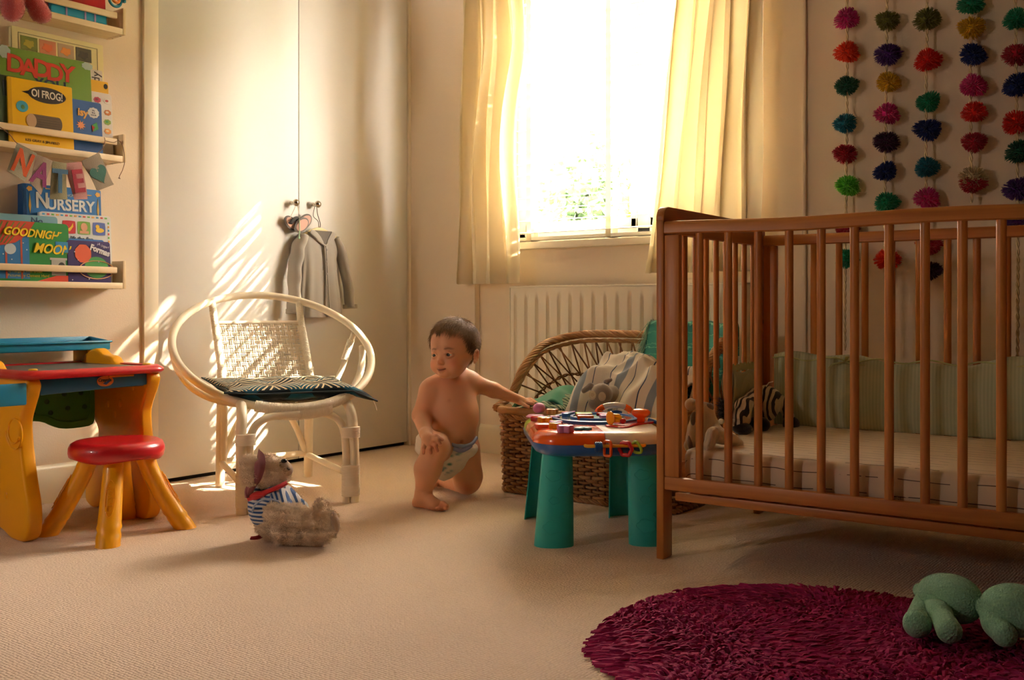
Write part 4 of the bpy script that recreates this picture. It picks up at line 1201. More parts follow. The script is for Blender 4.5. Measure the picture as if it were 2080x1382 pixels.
bd = MB()
rows = [(.0, .005, .060, .012, 0), (-.018, .005, .088, .018, .0), (-.05, .004, .100, .022, .001), (-.12, .0, .092, .026, .002), (-.20, -.002, .098, .030, .004), (-.28, -.002, .108, .034, .006), (-.345, .0, .112, .036, .007)]
bd.grid(drape(rows), 72, 44, closed_u=True)
# tilt the body hem: lower at the near side
bd.v = [(x, y - .010 * (z / .35), z - .012 * (y < .02) * (-z / .35) + .03 * max(0, y) * (z < -.3)) for x, y, z in bd.v]
bd.build('body', M_knit, cg, smooth=180)
for sgn, pts, rr in ((-1, [(.0, -.082, -.020), (.006, -.118, -.075), (.012, -.138, -.16), (.018, -.147, -.25), (.022, -.150, -.335)], [.030, .035, .034, .031, .033]),
                     (1, [(.0, .088, -.022), (.004, .118, -.08), (.006, .142, -.16), (.008, .160, -.24), (.008, .170, -.315)], [.029, .034, .032, .030, .030])):
    p = resample(pts, .01); r_ = np.interp(np.linspace(0, 1, len(p)), np.linspace(0, 1, len(rr)), rr)
    m_ = MB().tube(p, [float(q) * (1 + .018 * sin(i * .5)) for i, q in enumerate(r_)], 18, flat=.55)
    m_.v = [(x + .003 * sin(z * 60 + y * 90), y + .002 * sin(z * 45), z) for x, y, z in m_.v]
    m_.build('sleeve', M_knit, cg, smooth=180)
    e = Vector(pts[-1]); MB().tube([e + Vector((0, 0, .012)), e + Vector((0, sgn * .001, -.006))], float(r_[-1]) * 1.03, 18, flat=.56).build('cuff', M_knit, cg, smooth=60)
# front opening: a raised placket edge, open neck and hem flare
pk = MB()
for k, (oy) in enumerate((-.0035, .0045)):
    pk.tube([(.016, -.045 + oy, -.012), (.024, -.028 + oy, -.035), (.030, .008 + oy, -.058), (.032, .010 + oy, -.09), (.033, .014 + oy, -.16), (.036, .016 + oy, -.24), (.041, .018 + oy, -.30), (.042, .012 + oy + k * .01, -.352)], .0038, 8, flat=.6)
pk.build('placket', M_knit, cg, smooth=180)
MB().tube([(.029, .0135, -.06), (.0345, .0165, -.16), (.038, .018, -.24), (.0425, .020, -.33)], .0017, 6).build('opening_shadow_gap', mat('grey_knit_shade', '#6d675f', .95), cg)  # dark cord painting the shade along the front opening
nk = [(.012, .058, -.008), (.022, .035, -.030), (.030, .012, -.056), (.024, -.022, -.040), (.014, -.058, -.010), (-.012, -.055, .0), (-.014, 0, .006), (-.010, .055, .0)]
MB().prism([(.054, -.008), (.034, -.030), (.012, -.054), (-.020, -.036), (-.052, -.008), (-.05, .004), (.05, .004)], .0165, .0255, axis=0).build('neck_shade', mat('grey_knit_shade', '#6d675f', .95), cg, smooth=0)  # dark plate painting the shade inside the open neck
MB().tube(resample(nk + [nk[0]], .01), .005, 8, flat=.7).build('collar_band', M_knit, cg, smooth=180)
MB().prism(smooth_poly([(-.058, .010), (-.020, -.012), (.008, -.052), (-.01, -.048), (-.05, -.022), (-.075, -.008)], 1), .024, .029, axis=0).build('collar_flap', M_knit, cg, bevel=.002)
MB().prism(smooth_poly([(.052, .008), (.072, -.012), (.060, -.030), (.030, -.040), (.014, -.056), (.030, -.024)], 1), .024, .029, axis=0).build('collar_flap', M_knit, cg, bevel=.002)
for z in (-.075, -.125, -.175, -.225): MB().lathe([(.0045, 0), (.0045, .0015), (.001, .002)], 10, M=frame((.036, .012, z), (0, 1, 0), (0, 0, 1))).build('button', mat('grey_button', '#8c857c', .4), cg)

# ================================================================== WICKER BASKET SETTEE
M_wil = mat('willow', '#9c6a3c', .5, mottle=.35, bump=(90, .2, 'noise'))
M_wil2 = mat('willow_dark', '#7e5230', .55, mottle=.3)
BX0, BX1, BY0, BY1 = 1.052, 1.748, -.708, -.262
bk = thing('wicker_basket', 'large brown wicker basket with high arched lattice back against the radiator', 'basket', ((BX0 + BX1) / 2, (BY0 + BY1) / 2, 0))
HX, HY, RC = (BX1 - BX0) / 2, (BY1 - BY0) / 2, .05
segs_ = [('l', 2 * (HX - RC)), ('c', RC * PI / 2), ('l', 2 * (HY - RC)), ('c', RC * PI / 2)] * 2
PER = sum(s[1] for s in segs_)
def peri(s, off=0, hx=HX, hy=HY):
    """point and outward normal of the rounded plan at arc length s, from the front-left corner going right"""
    s %= PER; x, y, ang = -(HX - RC), -HY, 0.0
    for kind, L in segs_:
        if s <= L:
            if kind == 'l': x += cos(ang) * s; y += sin(ang) * s; n = (sin(ang), -cos(ang))
            else:
                a = s / RC; c0 = (x - sin(ang) * RC, y + cos(ang) * RC); n = (sin(ang + a), -cos(ang + a)); x, y = c0[0] + n[0] * RC, c0[1] + n[1] * RC
            return x + n[0] * off, y + n[1] * off, n
        s -= L
        if kind == 'l': x += cos(ang) * L; y += sin(ang) * L
        else: c0 = (x - sin(ang) * RC, y + cos(ang) * RC); ang += PI / 2; x, y = c0[0] + sin(ang) * RC, c0[1] - cos(ang) * RC
NS = 84
ZT = .272
rg = random.Random(4)
for k in range(NS):
    s = PER * k / NS; x, y, n = peri(s, -.012)
    MB().tube([(x, y, .008), (x + n[0] * .01, y + n[1] * .01, ZT)], .0042, 6).build('stake', M_wil2, bk, smooth=60)
row = 0; z = .022
while z < ZT - .012:
    pts = []; nn = NS * 3; r0 = rg.uniform(.0048, .0062)
    for q in range(nn):
        s = PER * q / nn; f = z / ZT
        wv = .0062 * cos(PI * (q / 3) + PI * row)
        x, y, n = peri(s, -.012 + .010 * f + wv)
        pts.append((x, y, z + .0016 * sin(s * 21 + row * 1.7) + .001 * sin(s * 53 + row)))
    MB().tube(pts, [r0 * (1 + .12 * sin(q * .37 + row)) for q in range(nn)], 6, closed=True).build('weaver', M_wil if row % 3 else mat('willow_light', '#ae7f4c', .5, mottle=.35), bk, smooth=180)
    z += .0112; row += 1


def braid(pts, r, strands_, name, pitch=.05, rr=.0048, closed=False):
    p = resample(pts, .008); n = len(p); mb = MB()
    for k in range(strands_):
        q = []
        for i in range(n):
            t = (p[min(i + 1, n - 1)] - p[max(i - 1, 0)]).normalized(); u = t.orthogonal().normalized()
            u = Vector((0, 0, 1)).cross(t); u = u.normalized() if u.length > .05 else Vector((1, 0, 0)); w = t.cross(u)
            a = 2 * PI * (k / strands_ + i * .008 / pitch)
            q.append(p[i] + (u * cos(a) + w * sin(a)) * r)
        MB().tube(q, rr, 6).build(name, M_wil if k % 2 else MATS['willow_light'], bk, smooth=180)


def pline(s0, s1, n, z, off=0): return [(*peri(s0 + (s1 - s0) * i / n, off)[:2], z) for i in range(n + 1)]
braid(pline(0, PER, 90, .011, -.010), .006, 4, 'base_border', .07)
braid(pline(0, PER, 90, ZT - .004, .0), .007, 5, 'border_strand', .08)
# thick front rim, bound with split willow
fr_ = resample(pline(-.11, 2 * (HX - RC) + .22, 60, .287, .002), .0035)
MB().tube(fr_, [.0135 + .0012 * (1, -.6)[i % 2] for i in range(len(fr_))], 10, flat=1.0).build('front_rim', MATS['willow_light'], bk, smooth=60)
# arched back rail
def wl(x, y, z): return (x - (BX0 + BX1) / 2, y - (BY0 + BY1) / 2, z)
arch = [wl(1.045, -.70, .290), wl(1.043, -.605, .335), wl(1.043, -.547, .412), wl(1.044, -.486, .463), wl(1.047, -.424, .502), wl(1.060, -.345, .523), wl(1.10, -.285, .538), wl(1.17, -.272, .545), wl(1.28, -.270, .547), wl(1.40, -.270, .547), wl(1.52, -.270, .547), wl(1.63, -.272, .545), wl(1.70, -.285, .538), wl(1.74, -.345, .523), wl(1.753, -.424, .502), wl(1.757, -.547, .412), wl(1.757, -.605, .335), wl(1.755, -.70, .290)]
braid(arch, .0095, 7, 'arch_strand', .13, .0056)
arch2 = [Vector(p) + Vector((0, 0, -.026)) for p in arch[1:-1]]
arch2 = [Vector((p.x * .985, p.y, p.z)) for p in arch2]
braid(arch2, .004, 3, 'inner_arch_strand', .10, .0042)
# lattice of crossed willow rods under the arch
A = resample(arch2, .01); nA = len(A)
sB0 = PER - .36; 
# foot of the lattice runs round the left end, back and right end
s_l = PER - (2 * (HY - RC)) * .86 - RC * PI / 2; s_r = 2 * (HX - RC) + RC * PI / 2 + 2 * (HY - RC) * .86
foot_len = (s_l - s_r)
def foot(t): x, y, n = peri(s_l - foot_len * t - .0, -.004); return Vector((x, y, ZT))
NL = 27
for k in range(NL):
    t = (k + .5) / NL
    for dlt, off in ((.075, .003), (-.075, -.003)):
        t2 = min(max(t + dlt, .02), .98)
        a = foot(t); b = A[int(t2 * (nA - 1))]
        mid = (a + b) / 2 + Vector((off, off, 0))
        MB().tube(resample([a, a * .65 + b * .35 + Vector((off, off, 0)), mid, b], .02), .0031, 6).build('lattice_rod', M_wil2 if k % 2 else M_wil, bk, smooth=180)
# twisted band across the lattice
bnd = []
for t in np.linspace(.03, .97, 30):
    a = foot(t); b = A[int(t * (nA - 1))]; z_ = min(.392, a.z + (b.z - a.z) * .55); f = (z_ - a.z) / max(b.z - a.z, .01); p = a * (1 - f) + b * f; bnd.append((p.x, p.y, p.z))
braid(bnd, .004, 2, 'lattice_band', .05, .0032)
MB().box(-HX + .02, HX - .02, -HY + .02, HY - .02, .012, .022).build('base', M_wil2, bk)


# ================================================================== THINGS IN THE BASKET
def cloth_mound(name, label, cat, fn, nu, nv, m, th=.004, **kw):
    t = thing(name, label, cat, (0, 0, 0))
    P = np.array([fn(i / (nu - 1), j / (nv - 1)) for j in range(nv) for i in range(nu)])
    c = P.mean(0); c[2] = P[:, 2].min(); t.location = tuple(c)
    V = [tuple(p - c) for p in P]
    Q = [(j * nu + i, j * nu + i + 1, (j + 1) * nu + i + 1, (j + 1) * nu + i) for j in range(nv - 1) for i in range(nu - 1)]
    mb = MB().add(V, Q)
    me = mb.mesh('cloth', m, 180)
    uv = me.uv_layers.new(name='UVMap')
    for lp in me.loops:
        k = lp.vertex_index; uv.data[lp.index].uv = ((k % nu) / (nu - 1), (k // nu) / (nv - 1))
    o = link('cloth', me, t)
    so = o.modifiers.new('thick', 'SOLIDIFY'); so.thickness = th; so.offset = -1
    return t, o


def nz(x, y, z=0, s=1.0): return mnoise.noise(Vector((x * s, y * s, z)))


M_blk = stripes('stripe_blanket', [(0, '#cfc6ba'), (.22, '#2f4466'), (.245, '#cfc6ba'), (.42, '#7d8794'), (.62, '#cfc6ba'), (.80, '#2f4466'), (.82, '#d2c9bd')], 3.2, 0, coord='UV', rough=.95, distort=.10, wob=3)


def blanket(u, v):
    # a crumpled towel heaped against the back of the basket
    x = 1.285 + .44 * u; y = -.69 + .39 * v
    env = (1 - abs(2 * v - 1.1) ** 2.4 * .8) * min(1, (u + .02) * 4.2) ** .7
    z = .275 + .160 * env * (1 - .12 * max(0, u - .5))
    r = 1 - abs(nz(u * 2.6 + v * 1.9, v * 2.2, 3.3)) * 2.4; r2 = 1 - abs(nz(u * 5.2 - v * 2.5, v * 3.2, 6.1)) * 2.2
    z += (.040 * r + .020 * r2) * env + .010 * nz(u * 9, v * 7, 1.0)
    x += .05 * nz(u * 3, v * 4, 7.7) * v; y += .035 * nz(u * 4, v * 3, 9.1)
    z -= max(0, .10 - u) * .9 + max(0, .07 - v) * .6
    return (x, y, z)
cloth_mound('striped_blanket', 'white blanket with grey and navy stripes heaped in the wicker basket', 'blanket', blanket, 90, 80, M_blk, .008)


def tealc(u, v):
    x = 1.085 + .22 * u; y = -.66 + .28 * v
    z = .300 + .055 * (1 - (2 * u - 1.1) ** 2) * (1 - .5 * (2 * v - 1) ** 2) + .014 * nz(u * 4, v * 3, 5) + .010 * sin(9 * u + 6 * v)
    z += .045 * max(0, v - .55) * (1 - abs(u - .4))
    return (x, y, z)
cloth_mound('green_garment', 'plain teal garment folded in the basket under the lattice', 'clothes', tealc, 34, 30, mat('teal_cloth', '#2c7a62', .9, sheen=.2, bump=(500, .2, 'noise')), .008)


def striped(u, v):
    x = 1.14 + .16 * u + .05 * v; y = -.70 + .13 * v
    z = .288 + .05 * (1 - (2 * u - 1) ** 2 * .6) * (.5 + .6 * v) + .012 * nz(u * 5, v * 4, 2)
    return (x, y, z)
cloth_mound('striped_garment', 'sage and dark green striped garment rolled beside the grey plush', 'clothes', striped, 34, 22, stripes('sage_stripes', [(0, '#8c9a7c'), (.55, '#2c4a3a')], 11, 1, coord='UV', rough=.9), .006)


def knitc(u, v):
    x = 1.30 + .18 * u; y = -.47 + .13 * v
    return (x, y, .37 + .06 * (1 - (2 * u - 1) ** 2) * (1 - .6 * (2 * v - 1) ** 2) + .008 * nz(u * 5, v * 5, 8))
cloth_mound('cream_knit', 'cream knitted blanket edge showing behind the grey plush', 'blanket', knitc, 30, 20, mat('cream_knit', '#d6c9a0', .95, bump=(160, .9, 'voronoi')), .008)

# teal knitted throw over the back of the basket, fringed at its end
M_throw = stripes('throw_pattern', [(0, '#2c8f86'), (.16, '#5fb3a0'), (.20, '#2c8f86'), (.30, '#6ec0ac'), (.34, '#288680'), (.62, '#58ab98'), (.66, '#2c8f86')], 5.2, 1, coord='UV', distort=.06, wob=26)
def throw(u, v):
    x = 1.425 + .325 * u
    s = v * .56
    if s < .10: y, z = -.225 - .0, .475 + s * .9
    elif s < .16: a = (s - .10) / .06 * PI; y, z = -.262 + .037 * cos(a), .567 + .030 * sin(a)
    else: y, z = -.300 - (s - .16) * .32, .565 - (s - .16) * .72
    y += .010 * sin(u * 11 + 2 * v) + .008 * nz(u * 4, v * 5, 4); z += .006 * sin(u * 13)
    return (x, y, z)
tt, to = cloth_mound('teal_throw', 'teal knitted throw draped over the basket back behind the crib', 'blanket', throw, 44, 60, M_throw, .008)
rgf = np.random.RandomState(8); cl_ = Vector(tt.location)
fb = []; 
for k in range(150):
    v = .05 + .75 * (k / 150); p = Vector(throw(0.0, v)) - cl_; fb.append((p.x - .002, p.y, p.z))
fb = np.array(fb); fd = np.tile([-.25, -.1, -1.0], (150, 1))
strands(np.repeat(fb, 3, 0) + rgf.normal(size=(450, 3)) * .003, np.repeat(fd, 3, 0), .055, .0016, rgf, mat('fringe', '#8fb9a2', .95), 'fringe', tt, .18, 3, kind='stuff')

# grey plush head poking out beside the blanket (a lamb-like toy)
M_gp = mat('grey_plush', '#8c8078', .98, sheen=.6, bump=(500, .5, 'noise'))
gp_ = thing('plush_sheep', 'grey plush sheep with cream eye rings lying head down in the basket', 'soft toy', tuple(at(1218, 806, 3.22)))
c0 = Vector(gp_.location)
def lp(px, py, d): return tuple(at(px, py, d) - c0)
solid('head', [('ell', lp(1222, 800, 3.24), (.034, .036, .034), None, .02), ('ell', lp(1209, 818, 3.215), (.022, .026, .024), None, .025), ('ell', lp(1244, 808, 3.30), (.045, .045, .04), None, .02),
               ('cap', lp(1200, 784, 3.25), lp(1186, 794, 3.26), .011, .009, .008), ('cap', lp(1232, 776, 3.27), lp(1240, 772, 3.27), .010, .007, .008)], .003, M_gp, gp_)
for px, py in ((1203, 803), (1223, 806)):
    Mx = frame(lp(px, py, 3.195), CAMR, (0, 0, 1))
    MB().lathe([(.012, 0), (.012, .002), (.006, .0035), (.0055, .002), (.0005, .002)], 20, M=Mx, sy=1.25).build('eye_ring', mat('cream_plush', '#cbbca4', .95, sheen=.4), gp_)

# ================================================================== ACTIVITY TABLE
TR = R(41.5)
ta_ = thing('activity_table', 'childs activity table with four teal legs and orange, white and blue top', 'play table', (1.651, -1.014, 0), TR)
M_tl = mat('teal_plastic', '#2ab4b2', .42, bump=(30, .05, 'noise'), trans=.0)
M_or = mat('orange_gloss', '#ee5a10', .18, coat=.6); M_wh = mat('white_gloss_plastic', '#e4d6c4', .25, coat=.4); M_bl = mat('blue_gloss', '#1d5aa8', .3, coat=.2)
M_gn = mat('lime_plastic', '#9cc42c', .3, coat=.3); M_pk = mat('lilac_plastic', '#cc7cb4', .35); M_rd = mat('cherry_plastic', '#b8101c', .2, coat=.5); M_yl = mat('sun_plastic', '#f0a810', .3, coat=.3); M_tq = mat('turquoise_plastic', '#2f8c9c', .35)
TX, TY = .178, .225
for sx, sy in ((-1, -1), (1, -1), (-1, 1), (1, 1)):
    mb = MB(); vs = []; nz_ = 14; sg = 18
    for i in range(nz_ + 1):
        f = i / nz_; z = .262 * (1 - f)
        w = .040 + .014 * f ** .8; dp = .030 + .012 * f
        cx_, cy_ = sx * (.118 + .012 * f), sy * (.155 + .02 * f)
        ring = []
        for k in range(sg):      # a half-round shell, open towards the inside
            a = PI * k / (sg - 1); ring.append((cx_ + w * cos(a), cy_ + sy * dp * (sin(a) ** .8 - .3), z))
        for k in range(sg - 1, -1, -1):
            a = PI * k / (sg - 1); ring.append((cx_ + (w - .003) * cos(a), cy_ + sy * ((dp - .003) * sin(a) ** .8 - .3 * dp - .0), z))
        vs += ring
    m2 = 2 * sg
    fs = [(i * m2 + k, i * m2 + (k + 1) % m2, (i + 1) * m2 + (k + 1) % m2, (i + 1) * m2 + k) for i in range(nz_) for k in range(m2)]
    for i in (0, nz_):
        fs += [(i * m2 + k, i * m2 + k + 1, i * m2 + m2 - 2 - k, i * m2 + m2 - 1 - k) for k in range(sg - 1)]
    lg = MB().add(vs, fs).build('leg', M_tl, ta_, smooth=40)
    rl = MB()
    for (ox, zc, s_) in ((-.012, .19, 1), (.018, .155, .8), (-.008, .125, .7), (-.010, .055, 1.3), (.022, .085, .6)):
        f = 1 - zc / .262; w = .040 + .014 * f ** .8; dp = .030 + .012 * f; pts = []
        for k in range(20):
            b = 2 * PI * k / 20; rr0 = .012 * s_ * (1 + .22 * abs(sin(2.5 * b)))
            x_ = ox + rr0 * 1.4 * cos(b); a = math.acos(max(-.95, min(.95, x_ / w))); zz = zc + rr0 * sin(b)
            ff = 1 - zz / .262
            pts.append((sx * (.118 + .012 * ff) + x_, sy * (.155 + .02 * ff) + sy * ((.030 + .012 * ff) * (sin(a) ** .8 - .3)), zz))
        rl.tube(pts, .0012, 5, closed=True)
    rl.build('cloud_relief', M_tl, lg, kind='stuff')


def rplate(x0, x1, y0, y1, r, prof, n=9):
    """rounded slab whose edge follows prof = (outset, z)"""
    base = rrect(x0, x1, y0, y1, r, n); cx_, cy_ = (x0 + x1) / 2, (y0 + y1) / 2; vs = []
    N_ = []
    for i, p in enumerate(base):
        a, b = base[i - 1], base[(i + 1) % len(base)]; t = Vector((b[0] - a[0], b[1] - a[1])).normalized(); N_.append((t.y, -t.x))
    for o_, z in prof: vs += [(p[0] + n_[0] * o_, p[1] + n_[1] * o_, z) for p, n_ in zip(base, N_)]
    m = len(base); fs = [(i * m + k, i * m + (k + 1) % m, (i + 1) * m + (k + 1) % m, (i + 1) * m + k) for i in range(len(prof) - 1) for k in range(m)]
    fs += [tuple(range(m)), tuple((len(prof) - 1) * m + k for k in range(m))]
    return MB().add(vs, fs)


rplate(-TX, TX, -TY, TY, .085, [(-.03, .246), (-.015, .247), (.0, .254), (.008, .265), (.011, .278), (.011, .280)]).build('blue_base', M_bl, ta_, smooth=60)
shell = [(.0085, .280), (.008, .290), (.003, .301), (-.008, .309), (-.022, .312)]
sh_ = rplate(-TX, TX, -TY, TY, .085, shell)


def clip(mbs, keep):
    """part of the shell over one quadrant of the table"""
    bm = bmesh.new(); me = bpy.data.meshes.new('t'); me.from_pydata(mbs.v, [], mbs.f); bm.from_mesh(me)
    for co, no in keep:
        bmesh.ops.bisect_plane(bm, geom=bm.verts[:] + bm.edges[:] + bm.faces[:], plane_co=co, plane_no=no, clear_outer=True)
        bmesh.ops.holes_fill(bm, edges=[e for e in bm.edges if e.is_boundary])
    bmesh.ops.recalc_face_normals(bm, faces=bm.faces); bm.to_mesh(me); bm.free(); fin(me, 40); return me


for nm, m, keep in (('orange_corner', M_or, [((-.0, 0, 0), (1, 0, 0)), ((0, -.02, 0), (0, 1, 0))]), ('white_corner', M_wh, [((0.001, 0, 0), (-1, 0, 0)), ((0, .05, 0), (0, 1, 0))]),
                    ('clear_corner', mat('pale_orange_plastic', '#e8a070', .2, coat=.4), [((0, 0, 0), (1, 0, 0)), ((0, -.019, 0), (0, -1, 0)), ((0, .08, 0), (0, 1, 0))]),
                    ('green_corner', M_gn, [((.03, 0, 0), (1, 0, 0)), ((0, .081, 0), (0, -1, 0))]), ('white_corner', M_wh, [((.0, 0, 0), (-1, 0, 0)), ((0, .051, 0), (0, -1, 0)), ])):
    me = clip(sh_, keep); me.materials.append(m); link(nm, me, ta_)
DC = (.02, .075)
def dl(mb, prof, seg=44, c=DC): return mb.lathe(prof, seg, (c[0], c[1], 0))
dl(MB(), [(.128, .308), (.128, .320), (.124, .322), (.116, .321), (.114, .316), (.001, .316)]).build('disc_rim', M_bl, ta_, smooth=40)
dl(MB(), [(.113, .314), (.113, .3185), (.001, .3185)]).build('disc_window', mat('smoky_clear', '#7a8a98', .12, coat=.8), ta_, smooth=40)
dl(MB(), [(.074, .318), (.074, .324), (.066, .324), (.065, .319), (.001, .319)]).build('inner_ring', M_bl, ta_, smooth=40)
dl(MB(), [(.064, .318), (.064, .3205), (.001, .3205)]).build('inner_tray', mat('turq_tray', '#1f7d8c', .35), ta_, smooth=40)
for (x, y, m, kind) in ((-.015, .045, M_or, 'sq'), (-.010, .105, M_gn, 'sq'), (.055, .105, M_rd, 'hex'), (.052, .045, M_pk, 'flower')):
    if kind == 'sq': poly = rrect(x - .024, x + .024, y - .022, y + .022, .004, 3)
    elif kind == 'hex': poly = [(x + .027 * cos(R(60 * k)), y + .027 * sin(R(60 * k))) for k in range(6)]
    else: poly = [(x + (.022 + .005 * cos(5 * b)) * cos(b), y + (.022 + .005 * cos(5 * b)) * sin(b)) for b in np.linspace(0, 2 * PI, 41)[:-1]]
    MB().prism(poly, .3195, .3305).build('shape_block', m, ta_, bevel=.002)


def flower(name, c, r, h, m, M=None, petals=5, hole=.35, parent=None):
    p = [(c[0] + r * (1 + .22 * cos(petals * b)) * cos(b), c[1] + r * (1 + .22 * cos(petals * b)) * sin(b)) for b in np.linspace(0, 2 * PI, 61)[:-1]]
    o = MB().prism(p, c[2], c[2] + h).build(name, m, parent or ta_, bevel=.003)
    MB().lathe([(r * hole, 0), (r * hole, .001), (.0003, .001)], 16, (c[0], c[1], c[2] + h)).build(name + '_centre', M_wh, o)
    return o


flower('lilac_flower', (-.104, -.200, .3105), .020, .020, M_pk)
for k, (x, y, r) in enumerate(((-.062, -.165, .013), (-.038, -.160, .013), (-.050, -.150, .010))): MB().lathe([(r, 0), (r, .006), (r * .8, .008), (.0005, .008)], 18, (x, y, .3115)).build('butterfly_lobe', M_tq, ta_, smooth=40)
flower('yellow_flower', (-.120, -.115, .311), .015, .016, M_yl, petals=4)
MB().prism(rrect(-.175, -.135, -.11, -.07, .008, 4), .309, .322).build('orange_block', mat('coral_plastic', '#e2603c', .35), ta_, bevel=.003)
flower('lilac_piece', (-.112, -.035, .311), .018, .012, M_pk, petals=3)
flower('yellow_piece', (-.135, .03, .312), .018, .014, M_yl, petals=6)
MB().prism([(-.175, .055), (-.150, .040), (-.125, .050), (-.120, .075), (-.150, .085)], .311, .326).build('red_piece', M_rd, ta_, bevel=.003)
flower('lilac_piece', (-.10, .085, .312), .013, .012, M_pk, petals=5)
MB().lathe([(.028, 0), (.030, .003), (.022, .008), (.0005, .009)], 24, (-.15, .155, .312)).build('lilac_disc', M_pk, ta_, smooth=40)
MB().ball((-.135, .195, .335), (.020, .020, .017)).build('lilac_ball', M_pk, ta_, smooth=180)
flower('peach_flower', (-.098, .185, .318), .017, .016, mat('peach_plastic', '#e69a62', .3), petals=5)
MB().prism([(-.065, .19), (-.02, .215), (-.025, .20), (-.07, .175)], .318, .324).build('lilac_wing', M_pk, ta_, bevel=.002)
MB().prism([(-.075, .115), (-.045, .165), (-.03, .155), (-.06, .105)], .317, .328).build('blue_blade', M_bl, ta_, bevel=.002)
# roller arch at the back
arc = [(.10 + .052 * cos(a), .205, .318 + .024 * sin(a)) for a in np.linspace(PI, 0, 19)]
MB().tube(arc[:6], .010, 12).build('roller_end', M_or, ta_, smooth=60); MB().tube(arc[5:14], .0095, 12).build('roller_window', mat('clear_white', '#d9d6d0', .12, coat=.8), ta_, smooth=60); MB().tube(arc[13:], .010, 12).build('roller_end', M_or, ta_, smooth=60)
MB().tube([(.085, .19, .318), (.105, .19, .322), (.12, .19, .318)], .007, 10).build('roller_core', M_bl, ta_, smooth=60)
# red wing with an orange knob and a yellow spinner
wg = smooth_poly([(.022, -.085), (.06, -.135), (.085, -.125), (.12, -.07), (.185, -.01), (.175, .01), (.12, .015), (.06, -.03), (.03, -.065)], 2)
w_ = MB().prism(wg, .310, .3165).build('red_wing', M_rd, ta_, bevel=.003)
MB().lathe([(.010, 0), (.012, .004), (.011, .012), (.020, .016), (.027, .023), (.027, .031), (.020, .037), (.0005, .039)], 30, (.138, -.022, .316)).build('orange_knob', M_or, ta_, smooth=180)
Ms = frame((.050, -.095, .333), (0, 0, 1), (.35, -1, 0))
MB().lathe([(.019, 0), (.019, .004), (.0135, .008), (.013, .026), (.011, .030), (.0005, .030)], 26, M=frame((.038, -.075, .334), (0, 0, 1), (-.35, .9, 0), Vector((.9, -.42, 0)))).build('yellow_spinner', M_yl, ta_, smooth=50)
MB().ball((.072, -.098, .328), (.009, .009, .008), 12, 8).build('spinner_tip', M_rd, ta_, smooth=180)
MB().cyl((.19, .0, .312), (.17, .02, .318), .006).build('blue_peg', M_bl, ta_)
# bead bar along the front rim
by = -TY - .020
MB().tube([(-.055, by + .012, .279), (-.050, by, .279), (.100, by, .279), (.106, by + .012, .279)], .0045, 12).build('bead_bar', M_yl, ta_, smooth=60)
b_ = MB()
for k in range(7): b_.cyl((-.030 + k * .0028, by, .277), (-.0282 + k * .0028, by, .277), .013 + .0012 * (k % 2), seg=24)
b_.cyl((-.030, by, .277), (-.0110, by, .277), .0125, seg=24); b_.build('blue_bead', M_bl, ta_, kind='stuff')
def loop_bead(name, c, pts, r, m, rot=0):
    MB().tube([(c[0] + p[0] * sin(rot), c[1] - p[0] * cos(rot), c[2] + p[1]) for p in pts], r, 8, closed=True).build(name, m, ta_, smooth=180)
sq = rrect(-.010, .010, -.026, .012, .005, 3)
loop_bead('orange_square_bead', (.004, by, .279), sq, .0042, M_or, .9)
loop_bead('red_round_bead', (.052, by, .271), [(.017 * cos(b) * (1 + .08 * cos(6 * b)), .017 * sin(b) * (1 + .08 * cos(6 * b))) for b in np.linspace(0, 2 * PI, 37)[:-1]], .0055, M_rd, 1.0)
loop_bead('green_triangle_bead', (.082, by, .277), smooth_poly([(-.004, .022), (.020, -.018), (-.018, -.014)], 2), .0042, M_gn, 1.1)

# ================================================================== COT
M_cz = wood('pine_cot_z', '#c8823e', '#a8642c', 2, .38)
M_cx = wood('pine_cot_x', '#c8823e', '#a56029', 0, .38)
M_cy = wood('pine_cot_y', '#c8803e', '#a8642c', 1, .38)
ct = thing('cot', 'orange-brown pine baby cot with rounded vertical bars and arched end board', 'cot', (1.977, -1.183, 0), R(3))
CL, CD = 1.22, .73


def bar(x, y, z0, z1, along, w=.0105, d=.0075):
    p = [(x, y, z0), (x, y, z1)]
    mb = MB(); vs = []
    for z in (z0, z1):
        for k in range(12):
            a = 2 * PI * k / 12; c, s_ = cos(a) * w, sin(a) * d
            vs.append((x + (c if along == 'x' else s_), y + (s_ if along == 'x' else c), z))
    return mb.add(vs, [(k, (k + 1) % 12, 12 + (k + 1) % 12, 12 + k) for k in range(12)])


for ex, s_ in ((0, 1), (CL, -1)):
    x0, x1 = (ex - .021 * s_, ex) if s_ == 1 else (ex, ex + .021)
    x0, x1 = min(x0, x1), max(x0, x1)
    for v0, v1 in ((0, .052), (CD - .052, CD)): MB().box(x0, x1, v0, v1, 0, .87).build('end_post', M_cz, ct, bevel=.003)
    # arched head rail
    hp = [(0, .868), (0, .880)] + [(.032 - .032 * cos(R(a)), .875 + .032 * sin(R(a))) for a in range(15, 91, 15)] + [(CD - .032 + .032 * sin(R(a)), .875 + .032 * cos(R(a))) for a in range(0, 76, 15)] + [(CD, .880), (CD, .868), (CD - .05, .846), (CD - .10, .838), (.10, .838), (.05, .846)]
    MB().prism(hp, x0 - .001, x1 + .001, axis=0).build('head_rail', M_cy, ct, bevel=.003)
    MB().box(x0 + .002, x1 - .002, .052, CD - .052, .185, .235).build('end_bottom_rail', M_cy, ct, bevel=.003)
    k = 0; v = .078
    while v < CD - .06:
        bar((x0 + x1) / 2, v, .235, .842, 'y').build('bar', M_cz, ct, smooth=60); v += .0715
